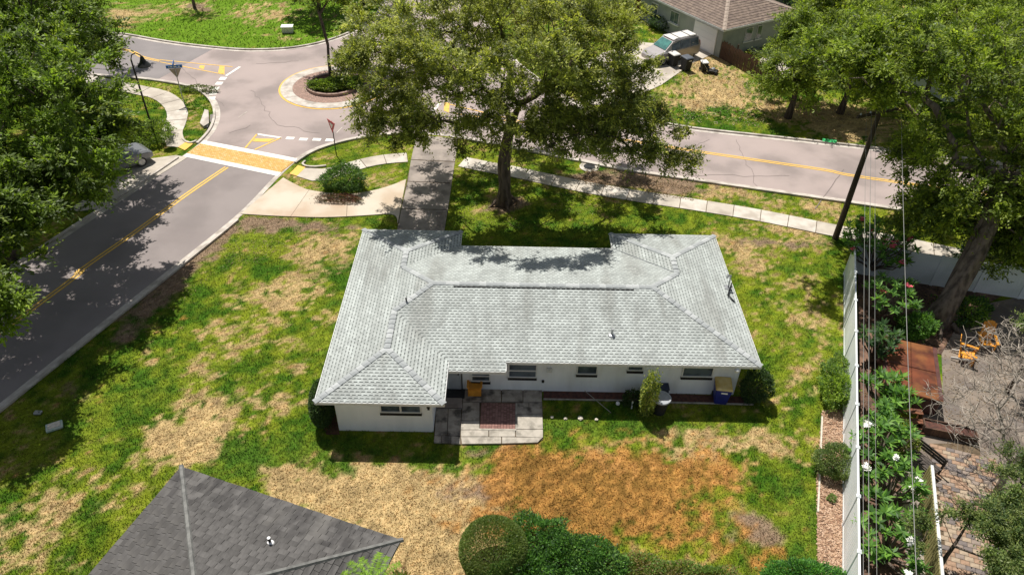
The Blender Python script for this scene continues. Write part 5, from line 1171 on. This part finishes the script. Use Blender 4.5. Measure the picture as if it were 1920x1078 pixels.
# far trees at the top edge
for i, (px, py, lab) in enumerate(((600, 25, 'dark tree beyond the roundabout at the top edge, left one'), (680, 10, 'dark tree beyond the roundabout at the top edge, right one'))):
    c_ = G(px, py); tree('shade_tree', [(c_.x, c_.y, 0), (c_.x, c_.y, 1.5), (c_.x, c_.y, 2.5)], [(c_.x, c_.y, 4.2, 3.4, 3.4, 2.4)], 60, 1.1, 22, 9, .24, GREEN_DARK, lab, seed=40+i, r0=.16, gap=.1)
c_ = G(365, 16)
def palm(loc, h, nf, fl, label, seed=1, fan=False, cols=((.07, .12, .03), (.1, .17, .04))):
    r = np.random.RandomState(seed); root = empty('palm_tree', loc, 0, label, 'palm')
    MB().tube([(0, 0, 0), (.05, 0, h*.5), (0, 0, h)], [.16, .12, .11], 10).build('trunk', M['bark_pale'], root)
    for k in range(nf):
        a = 2*PI*k/nf+r.uniform(-.15, .15); el = r.uniform(-.1, .9); P = []; Dr = []
        n = 26
        for q in range(n):
            t = q/(n-1); x = fl*t*math.cos(el*(1-.3*t)); z = fl*t*math.sin(el)-1.0*fl*t*t*.55
            for s_ in (-1, 1):
                P.append((x*math.cos(a)-s_*.14*fl*math.sin(a)*math.sin(PI*(.15+.8*t))*.55, x*math.sin(a)+s_*.14*fl*math.cos(a)*math.sin(PI*(.15+.8*t))*.55, h+z-.03))
                Dr.append((math.cos(a)*.5-s_*math.sin(a), math.sin(a)*.5+s_*math.cos(a), -.35))
        P = np.array(P); Dr = np.array(Dr)*2.2
        leaves_mesh('frond', root, P, Dr, .32*fl/1.6, pal(cols, r.randint(0, len(cols), len(P)), r), seed+k, aspect=.16, up=1.5)
    return root
palm((c_.x, c_.y, 0), 4.4, 11, 1.9, 'small palm in a mulch ring on the far lawn, only its trunk in view', 3)
nrm = Vector((-t1.y, t1.x, 0)); c_ = A+t1*(Ln+.5)-nrm*2.5; palm((c_.x, c_.y, 0), 4.55, 16, 1.0, 'bright green palm top rising beside the dark grey roof', 7, cols=((.16, .26, .03), (.12, .2, .025)))
c2_ = A+t1*(Ln+.65)-nrm*1.5-G(700, 1085); shrub('croton', 700, 1085, .5, .5, 3.3, 3000, .13, [(.1, .05, .03), (.14, .11, .03), (.09, .12, .03), (.16, .07, .05)], 'reddish croton bush at the bottom edge beside the palm top', 61, off_=(c2_.x, c2_.y))

# right mass
tbp = G(1755, 608)
tree('oak_tree', [(tbp.x, tbp.y, -.1), (tbp.x+.5, tbp.y+.5, 1.5), (tbp.x+1.1, tbp.y+1.2, 3.2), (tbp.x+1.5, tbp.y+1.9, 5.0), (tbp.x+1.9, tbp.y+2.6, 6.6)],
     [(21, 34, 9.4, 5.6, 4.6, 3.0), (17.8, 34.5, 9.2, 2.4, 3.2, 2.6, 30), (24.8, 31, 8.4, 4.6, 5, 3), (14.6, 32.8, 10.4, 2.3, 2.2, 1.4, 22), (18.6, 33.6, 10.2, 3.8, 3.6, 2.2, 120), (20.6, 30.8, 3.6, 2.0, 1.0, 1.3, 34), (25.2, 30.4, 3.6, 2.6, 1.4, 1.8, 46), (24.2, 28.9, 2.4, 1.6, 1.0, 1.0, 18), (20.2, 29.4, 4.6, 1.6, 1.1, 1.2, 24), (23.6, 28.4, 3.8, 2.0, 1.4, 1.2, 22), (20.8, 31.4, 6.2, 2.5, 2.2, 2.0, 60), (23.5, 31, 6.2, 3.2, 2.8, 2.3, 70), (25, 29, 6.2, 3, 2.5, 1.8, 40), (20.5, 29.0, 6.0, 2.2, 1.5, 1.2, 8), (24.5, 27.6, 6, 3, 2.2, 1.5, 18), (22.3, 29.6, 4.6, 1.6, 1.2, 1.2, 22), (26.5, 29, 4.0, 2.4, 1.8, 1.8, 40)], 960, .95, 22, 10, .175, GREEN_RIGHT, 'huge old tree with a thick leaning trunk inside the right yard', seed=8, r0=.46, gap=.3, bark='bark_pale', strands=6)
RT = [('yard_tree', (19.6, 48.6), [(19.4, 48.8, 2.8, 2.5, 2.4, 2.3), (20.6, 50.5, 4.2, 3.2, 3, 2.8)], 150, 'rounded tree across the street, the leftmost of those behind the utility pole', GREEN_RIGHT, 31),
 ('yard_tree', (23.6, 49.5), [(23.4, 49.5, 4.8, 3.2, 3.0, 3.0), (25.4, 47.6, 5, 2.6, 2.6, 2.6)], 170, 'full green tree across the street straight behind the utility pole', GREEN_RIGHT, 32),
 ('yard_tree', (30, 51), [(29.4, 51, 6.4, 5.0, 5.0, 4.0), (31, 46, 5, 3.6, 3.4, 3.2)], 240, 'broad tree farther back behind the pole', GREEN_RIGHT, 33),
 ('yard_tree', (36, 44), [(34, 42, 8, 5, 5.5, 4.0)], 170, 'tree at the upper right picture edge', GREEN_RIGHT, 34),
 ('yard_tree', (25, 57.5), [(24.8, 57.6, 4.4, 2.8, 2.8, 2.6)], 80, 'tree beside the brown board fence', GREEN_RIGHT, 35),
 ('yard_tree', (33, 59), [(33, 59, 6, 6.5, 5, 4)], 130, 'distant tree at the top right beyond the broad tree', GREEN_LEFT, 36)]
for nm, b0, bl_, nc_, lab, cols, sd_ in RT:
    tree(nm, [(b0[0], b0[1], 0), (b0[0]+.1, b0[1], 1.3), (b0[0], b0[1]+.1, 2.6)], bl_, nc_, 1.0, 26, 10, .19, cols, lab, seed=sd_, r0=.2, gap=.25)
shrub('bush', 1490, 45, 1.6, 1.4, 2.6, 5000, .15, GREEN_DARK, 'dark bushy shrub against the brown roofed house', 71)

# bare tree in the right yard
bt = G(1866, 935)
root, nds, cl = tree('bare_tree', [(bt.x, bt.y, 0), (bt.x-.1, bt.y+.1, 1.0), (bt.x-.15, bt.y+.25, 1.9)], [(18.9, 18.6, 3.6, 2.3, 2.3, 1.2), (19.8, 20.7, 3.6, 2.4, 2.2, 1.0), (17.0, 18.4, 3.0, 1.7, 1.5, .9)], 330, .5, 1, 1, .1, GREEN_OAK, 'leafless pale branching tree over the right patio', seed=51, bark='dead', r0=.13, gap=.05, leaf=False)
tw_ = MB(); r_ = np.random.RandomState(4); bse = Vector((bt.x, bt.y, 0))
for c in cl:
    for k in range(3):
        d = Vector(r_.randn(3)); d.z = d.z*.5+.1; d.normalize(); p = Vector(c)-bse; pts = [p]
        for q in range(3): d = (d+Vector(r_.randn(3))*.35).normalized(); p = p+d*.2; pts.append(p)
        tw_.tube(pts, [.012, .01, .008, .005], 3, cap=False)
tw_.build('twigs', M['dead'], root)
# sparse leafy tree low in the right corner
for i, (px, py, z, bl_, nc_, lab) in enumerate(((1800, 1040, 0, [(14.6, 13.7, 2.4, 1.4, 1.2, .7), (16.3, 13.4, 2.6, 1.6, 1.5, .8), (15.4, 12.4, 2.2, 1.6, .8, .7), (17.0, 14.6, 2.4, 1.0, .9, .6)], 210, 'small leaved tree filling the bottom right corner'), (1900, 960, 0, [(17.6, 15.6, 3.0, 1.3, 1.3, .7)], 34, 'thin leafy tree on the right edge below the bare branches'), (1915, 690, 0, [(21.2, 22.0, 3.4, 1.3, 1.6, .8)], 24, 'sparse leafy treetop on the right edge beside the bare branches'))):
    c_ = bl_[0]; tree('small_tree', [(c_[0]+.4, c_[1]+.3, 0), (c_[0]+.4, c_[1]+.3, .8), (c_[0]+.3, c_[1]+.2, 1.5)], bl_, nc_, .48, 18, 11, .085, [(.08, .12, .03), (.12, .15, .045), (.05, .08, .025), (.15, .17, .06)], lab, seed=81+i, r0=.07, gap=.2, aspect=.5)

# frangipani trees behind the white fence
def rosette(P, D, c, n, L, r, tilt=.3):
    for k in range(n):
        a = 2*PI*k/n+r.uniform(-.25, .25); el = r.uniform(-.15, .8); d = np.array((math.cos(a)*math.cos(el), math.sin(a)*math.cos(el), math.sin(el)))
        P.append(np.array(c)+d*L*.5); D.append(d)
def frangipani(px, py, h, rad, n, label, flower=None, nfl=3, seed=1, col=((.075, .16, .03), (.12, .23, .035), (.045, .1, .025)), L=.3):
    r = np.random.RandomState(seed); c = G(px, py); root = empty('frangipani', (c.x, c.y, 0), 0, label, 'frangipani')
    P = []; D = []; st = MB(); tips = []
    for k in range(n):
        a = r.rand()*6.3; q = rad*r.rand()**.5; z = h*(.55+.45*r.rand()*(1-.4*(q/rad)**2)); tip = Vector((q*math.cos(a), q*math.sin(a), z)); tips.append(tip)
        st.tube([(0, 0, 0), (tip.x*.3, tip.y*.3, z*.4), (tip.x*.8, tip.y*.8, z*.7), tip], [.06, .045, .03, .02], 5, cap=False); rosette(P, D, tip, 13, L, r)
    st.build('stems', M['bark_pale'], root); P = np.array(P); D = np.array(D)*2.5
    leaves_mesh('foliage', root, P, D, L*1.15, pal(col, r.randint(0, 3, len(P)), r), seed, aspect=.3, up=1.2)
    if flower:
        for k in r.choice(n, nfl, replace=False):
            f = MB(); t = tips[k]
            for q in range(7):
                o = t+Vector(r.randn(3))*.06+Vector((0, 0, .14))
                for s in range(5):
                    a = s*2*PI/5; f.add([o, o+Vector((math.cos(a-.5)*.065, math.sin(a-.5)*.065, .015)), o+Vector((math.cos(a)*.095, math.sin(a)*.095, .02)), o+Vector((math.cos(a+.5)*.065, math.sin(a+.5)*.065, .015))], [(0, 1, 2, 3)])
            tag(f.build('flowers', M[flower], root), kind='stuff')
    return root
frangipani(1628, 512, 2.9, 1.8, 80, 'tall frangipani with pink flowers at the corner of the white fence', 'petal_pink', 11, 91)
frangipani(1650, 600, 2.3, 1.2, 34, 'frangipani with a pink flower just above the hot tub', 'petal_pink', 2, 92)
frangipani(1632, 680, 2.2, .9, 26, 'dark narrow frangipani squeezed between fence and hot tub', None, 0, 93, ((.03, .07, .02), (.05, .1, .025), (.025, .05, .02)))
frangipani(1650, 775, 2.0, 1.1, 34, 'leafy frangipani covering the near left corner of the hot tub', None, 0, 94)
frangipani(1640, 870, 2.0, 1.25, 34, 'frangipani with white flowers between fence and olive screen, far one', 'petal_white', 3, 95)
frangipani(1655, 955, 1.9, 1.25, 32, 'frangipani with white flowers, the middle one beside the olive screen', 'petal_white', 4, 96)
frangipani(1650, 1050, 1.8, 1.2, 28, 'frangipani with white flowers at the bottom edge by the fence', 'petal_white', 3, 97)
frangipani(1628, 815, 1.9, .55, 9, 'frangipani leaning over the white fence top', None, 0, 98)
shrub('bush', 1680, 838, .7, .8, 1.1, 2600, .1, [(.17, .2, .04), (.22, .24, .05), (.1, .14, .03)], 'yellow green low bush below the wooden steps', 99)
shrub('bush', 1712, 628, .9, .7, 1.2, 2600, .15, [(.06, .13, .03), (.04, .09, .02), (.09, .18, .03)], 'green bush at the foot of the huge leaning trunk', 100)
shrub('bush', 1800, 600, 1.3, .8, 1.3, 3000, .16, [(.05, .1, .02), (.03, .07, .02), (.13, .2, .03)], 'dark philodendron bush right of the leaning trunk', 101)
shrub('bush', 1870, 500, 2.6, 1.2, 1.6, 5000, .17, GREEN_DARK, 'dark hedge behind the back run of the white fence', 102)
# shrubs in the lawn
shrub('shrub', 645, 354, 1.3, 1.05, 1.35, 7500, .12, [(.05, .1, .02), (.035, .07, .018), (.08, .14, .03)], 'dark green bush on the island between curved drive and sidewalk', 110)
shrub('shrub', 640, 378, 1.3, .35, .45, 2600, .08, [(.1, .045, .04), (.14, .06, .05), (.06, .06, .025)], 'low reddish plants at the foot of the drive island bush', 111, lumps=3)
shrub('shrub', 612, 170, 1.25, .8, .8, 5000, .15, GREEN_LEFT, 'dark rounded shrub in the roundabout bed, left part', 112)
shrub('shrub', 652, 166, 1.3, .9, .85, 5000, .15, GREEN_LEFT, 'shrub in the roundabout bed under the oak branches', 113)
shrub('shrub', 1210, 778, .36, .3, 2.4, 3600, .085, [(.03, .06, .02), (.24, .26, .05), (.1, .14, .03), (.3, .3, .09)], 'variegated yellow green columnar shrub beside the round garbage can', 114)
shrub('shrub', 1187, 757, .5, .3, .7, 1500, .09, GREEN_DARK, 'low dark shrub behind the variegated one on the wall bed', 115)
shrub('shrub', 1411, 748, .62, .6, 1.6, 6500, .09, GREEN_DARK, 'dark shrub tucked under the eave at the right corner of the white house', 116)
shrub('shrub', 606, 808, .5, .95, 2.1, 17000, .075, GREEN_DARK, 'clipped dark shrub under the left eave corner of the white house', 117, box='round', shell=.45, off_=(0, .55))
shrub('shrub', 925, 1062, 1.15, 1.15, 2.05, 30000, .06, [(.075, .11, .022), (.1, .135, .03), (.055, .085, .018), (.115, .13, .036)], 'olive clipped globe shrub at the bottom beside the bright hedge', 118, box='round', shell=.08)
for i, (px, py, rx, ry, h, n, lab) in enumerate(((1005, 1030, 1.0, .9, 1.35, 9000, 'bright green hedge bush next to the olive globe shrub'), (1060, 1062, 1.1, 1.0, 1.3, 10000, 'bright green hedge bush, second from the globe shrub'), (1115, 1075, 1.0, .9, 1.15, 8000, 'bright green hedge bush at the right end of the tall hedge'), (985, 1100, 1.3, .9, 1.3, 8000, 'bright green hedge bush cut by the bottom edge below the globe'))):
    shrub('hedge_bush', px, py, rx, ry, h, n, .09, [(.045, .11, .02), (.065, .15, .024), (.022, .055, .015), (.11, .2, .04)], lab, 120+i, group='bright green hedge at the bottom of the picture')
for i, (px, py, rx, ry, h, n, lab) in enumerate(((1195, 1072, .9, .5, .55, 3500, 'low patchy hedge plant right of the bright hedge'), (1265, 1082, .9, .5, .5, 3500, 'low patchy hedge plant in the middle of the bottom row'), (1335, 1092, .9, .5, .5, 3000, 'low patchy hedge plant at the right of the bottom row'))):
    shrub('hedge_bush', px, py, rx, ry, h, n, .09, [(.07, .12, .025), (.1, .16, .03), (.16, .13, .05)], lab, 130+i, group='low patchy plants along the bottom edge')
shrub('shrub', 1500, 1092, 1.5, .6, .8, 8000, .09, [(.05, .14, .02), (.08, .2, .03), (.03, .09, .02)], 'green spreading bush at the bottom near the mulch strip', 140)
shrub('shrub', 1566, 752, .68, 1.2, 1.25, 8000, .1, [(.14, .2, .03), (.19, .26, .035), (.07, .12, .025)], 'bright yellow green bush against the fence at the top of the mulch strip', 141, off_=(-.1, .3))
shrub('shrub', 1570, 705, .5, .7, 1.0, 2500, .1, [(.1, .16, .03), (.06, .1, .03), (.14, .2, .04)], 'small green bush by the fence above the yellow green bush', 142)
shrub('shrub', 1560, 885, .72, .78, 1.25, 9000, .075, [(.09, .13, .04), (.06, .09, .03), (.13, .17, .05)], 'rounded grey green shrub in the middle of the mulch strip', 143)
shrub('shrub', 1558, 938, .16, .16, .3, 260, .08, [(.06, .1, .03), (.1, .15, .04)], 'tiny seedling plant in the lower mulch strip', 144, stem=False)
shrub('bush', 1240, 55, 1.2, 1.0, 1.1, 2500, .15, GREEN_DARK, 'dark foundation bush under the grey house window', 145)
shrub('bush', 290, 262, 1.2, 1.5, 1.0, 3500, .14, GREEN_LEFT, 'green bush around the foot of the street lamp', 146)
shrub('ground_plants', 375, 172, 1.4, .35, .5, 1200, .12, [(.12, .15, .03), (.08, .1, .03)], 'weedy tuft on the verge by the street sign', 147, stem=False, cat='weeds')

# fallen leaves lying about
def litter(name, poly, n, label, cols, seed, size=.07, z=.05):
    r = np.random.RandomState(seed); P_ = np.array(poly); x = r.uniform(P_[:, 0].min(), P_[:, 0].max(), n*3); y = r.uniform(P_[:, 1].min(), P_[:, 1].max(), n*3)
    k = inside(poly, x, y) & (vnoise(x, y, .9, seed) > .35); x, y = x[k][:n], y[k][:n]; m = len(x)
    C_ = np.c_[x, y, np.full(m, z)]; D = np.c_[r.randn(m, 2), np.zeros(m)]
    co = leaves_mesh(name, None, C_, D, size, np.array(cols)[r.randint(0, len(cols), m)]*r.uniform(.7, 1.2, (m, 1)), seed, up=4); return tag(co, label, 'leaf litter', kind='stuff')
# ---------------------------------------------------------------- grass blades (stuff)
def inside(polyXY, x, y):
    r = np.zeros(len(x), bool); n = len(polyXY)
    for i in range(n):
        x0, y0 = polyXY[i]; x1, y1 = polyXY[(i+1) % n]
        c = ((y0 > y) != (y1 > y)); 
        with np.errstate(divide='ignore', invalid='ignore'): xx = (x1-x0)*(y-y0)/((y1-y0) if y1 != y0 else 1e-9)+x0
        r ^= c & (x < xx)
    return r
def grass(name, n, y0, y1, hgt, wid, seed):
    r = np.random.RandomState(seed)
    # near ground gets more blades: sample the picture's field of view evenly in depth
    u = r.rand(n*2); y = y0+(y1-y0)*u**1.25; x = r.uniform(-1, 1, n*2)*(y*.78+9.)
    d = np.stack([x-CC.x, y-CC.y, np.full_like(x, -CAMH)], 1); zz = d @ np.array(_F); px = IW/2+FPX*(d @ np.array(CR))/zz; py = IH/2-FPX*(d @ np.array(CU))/zz
    keep = (px > -20) & (px < IW+20) & (py > -20) & (py < IH+25)
    excl = [off(e_se, 0)]
    bad = inside(road_poly, x, y) | inside(wl, x, y) | inside([tuple(p) for p in Q((606, 745), (812, 765), (815, 831), (863, 834), (1005, 831), (1018, 824), (1018, 731), (842, 730))], x, y)
    for e, s in ((e_se, -1), (e_nw, 1), (e_n, 1), (e_ne, 1)): bad |= inside(list(e)+off(e, s*.12)[::-1], x, y)
    for e, wd in SW:
        L = spline([G2(*p) if isinstance(p[0], int) else p for p in e], 6); bad |= inside(off(L, wd/2+.0)+off(L, -wd/2-.0)[::-1], x, y)
    for q in EX: bad |= inside(q, x, y)
    bad |= inside(Q((1584, 500), (1900, 540), (2100, 600), (2100, 1100), (1584, 1100)), x, y) | inside(Q(*mbp), x, y)
    k = np.where(keep & ~bad)[0][:n]; x, y = x[k], y[k]; n = len(x)
    c = lawn(x, y, r.uniform(-.26, .26, n)); green = c[:, 1]/(c[:, 0]+1e-6)
    h = hgt*(.35+.75*np.clip(green-.7, 0, 1))*r.uniform(.5, 1.5, n)
    a = r.rand(n)*6.283; lean = r.uniform(.1, .9, n)*h*1.3; w_ = wid*r.uniform(.6, 1.4, n)*(1+.6*(green < .9))
    b = r.rand(n)*6.283; z0 = np.full(n, -.012)
    co = np.empty((n, 3, 3)); co[:, 0] = np.c_[x-np.cos(a)*w_, y-np.sin(a)*w_, z0]; co[:, 1] = np.c_[x+np.cos(a)*w_, y+np.sin(a)*w_, z0]; co[:, 2] = np.c_[x+np.cos(b)*lean, y+np.sin(b)*lean, h]
    c = c*r.uniform(.7, 1.3, (n, 1)); q = r.rand(n)
    c = np.where((q < .07)[:, None], c*.5+np.array((.4, .32, .13))*.5, c)
    o = fast_mesh(name, co.reshape(-1, 3), np.arange(n*3).reshape(n, 3), M['grass'], fattr=c*1.05)
    return tag(o, kind='stuff')
SW = [([(866, 304), (905, 312), (960, 322), (1010, 333), (1100, 352), (1200, 369), (1300, 384), (1427, 405), (1560, 432), (1690, 456), (1860, 492), (1990, 520)], 1.25), ([(764, 296), (725, 299), (690, 305), (660, 313), (632, 322), (600, 327)], 1.15), ([(-34., 53.5), (262, 170), (298, 178), (322, 193), (333, 212), (329, 232), (322, 250), (325, 266)], 1.35)]
EX = [Q((780, 250), (859, 258), (832, 440), (744, 438)), up+lo[::-1], Q((572, 316), (612, 318), (640, 326), (620, 338), (585, 340), (545, 331)), Q((312, 262), (345, 258), (362, 271), (336, 285), (312, 275)), Q((1310, 88), (1335, 103), (1300, 118), (1240, 160), (1150, 200), (1100, 195), (1060, 150), (1130, 100), (1200, 80)), Q((1358, 107), (1470, 178), (1600, 150), (1500, 0), (1200, 0), (1200, 40)), Q((270, 300), (330, 292), (352, 296), (230, 372), (185, 392), (120, 400)), Q((1019, 733), (1200, 736), (1395, 744), (1395, 757), (1200, 751), (1019, 748))]
g_ = grass('grass', 330000, 11.5, 48, .07, .014, 1); tag(g_, 'patchy green and straw coloured lawn grass around the white house', 'grass')
g_ = grass('grass', 60000, 48, 84, .1, .04, 2); tag(g_, 'lawn grass beyond the street and the roundabout', 'grass')

LC = [(.22, .13, .07), (.32, .22, .12), (.12, .07, .04), (.4, .3, .16)]
litter('fallen_leaves', Q((1765, 665), (1850, 570), (2000, 540), (2000, 900), (1700, 1000), (1690, 880), (1768, 740)), 3200, 'brown fallen leaves scattered over the right yard patio', LC, 1)
litter('fallen_leaves', Q((1612, 500), (1700, 515), (1840, 560), (1765, 665), (1660, 640), (1650, 780), (1620, 800)), 1800, 'brown leaf litter under the leaning trunk and frangipani trees', LC, 2, .09)
litter('fallen_leaves', Q((870, 310), (1190, 370), (1140, 430), (850, 430)), 900, 'brown fallen leaves in the grass and path below the large oak', LC, 3, .08, .06)
litter('fallen_leaves', Q((1100, 318), (1300, 350), (1300, 378), (1090, 345)), 1200, 'brown leaf litter on the verge between main street and sidewalk', LC, 4, .09)
litter('fallen_leaves', Q((450, 405), (300, 560), (230, 630), (260, 640), (400, 520), (640, 440), (640, 412)), 1500, 'brown leaf litter on bare ground along the left street kerb', LC, 5, .07)
litter('fallen_leaves', Q((1260, 120), (1340, 110), (1440, 180), (1440, 240), (1280, 230)), 1200, 'pale leaf litter on the dry lawn before the grey house', [(.6, .5, .38), (.45, .35, .22), (.3, .2, .12)], 6, .13)
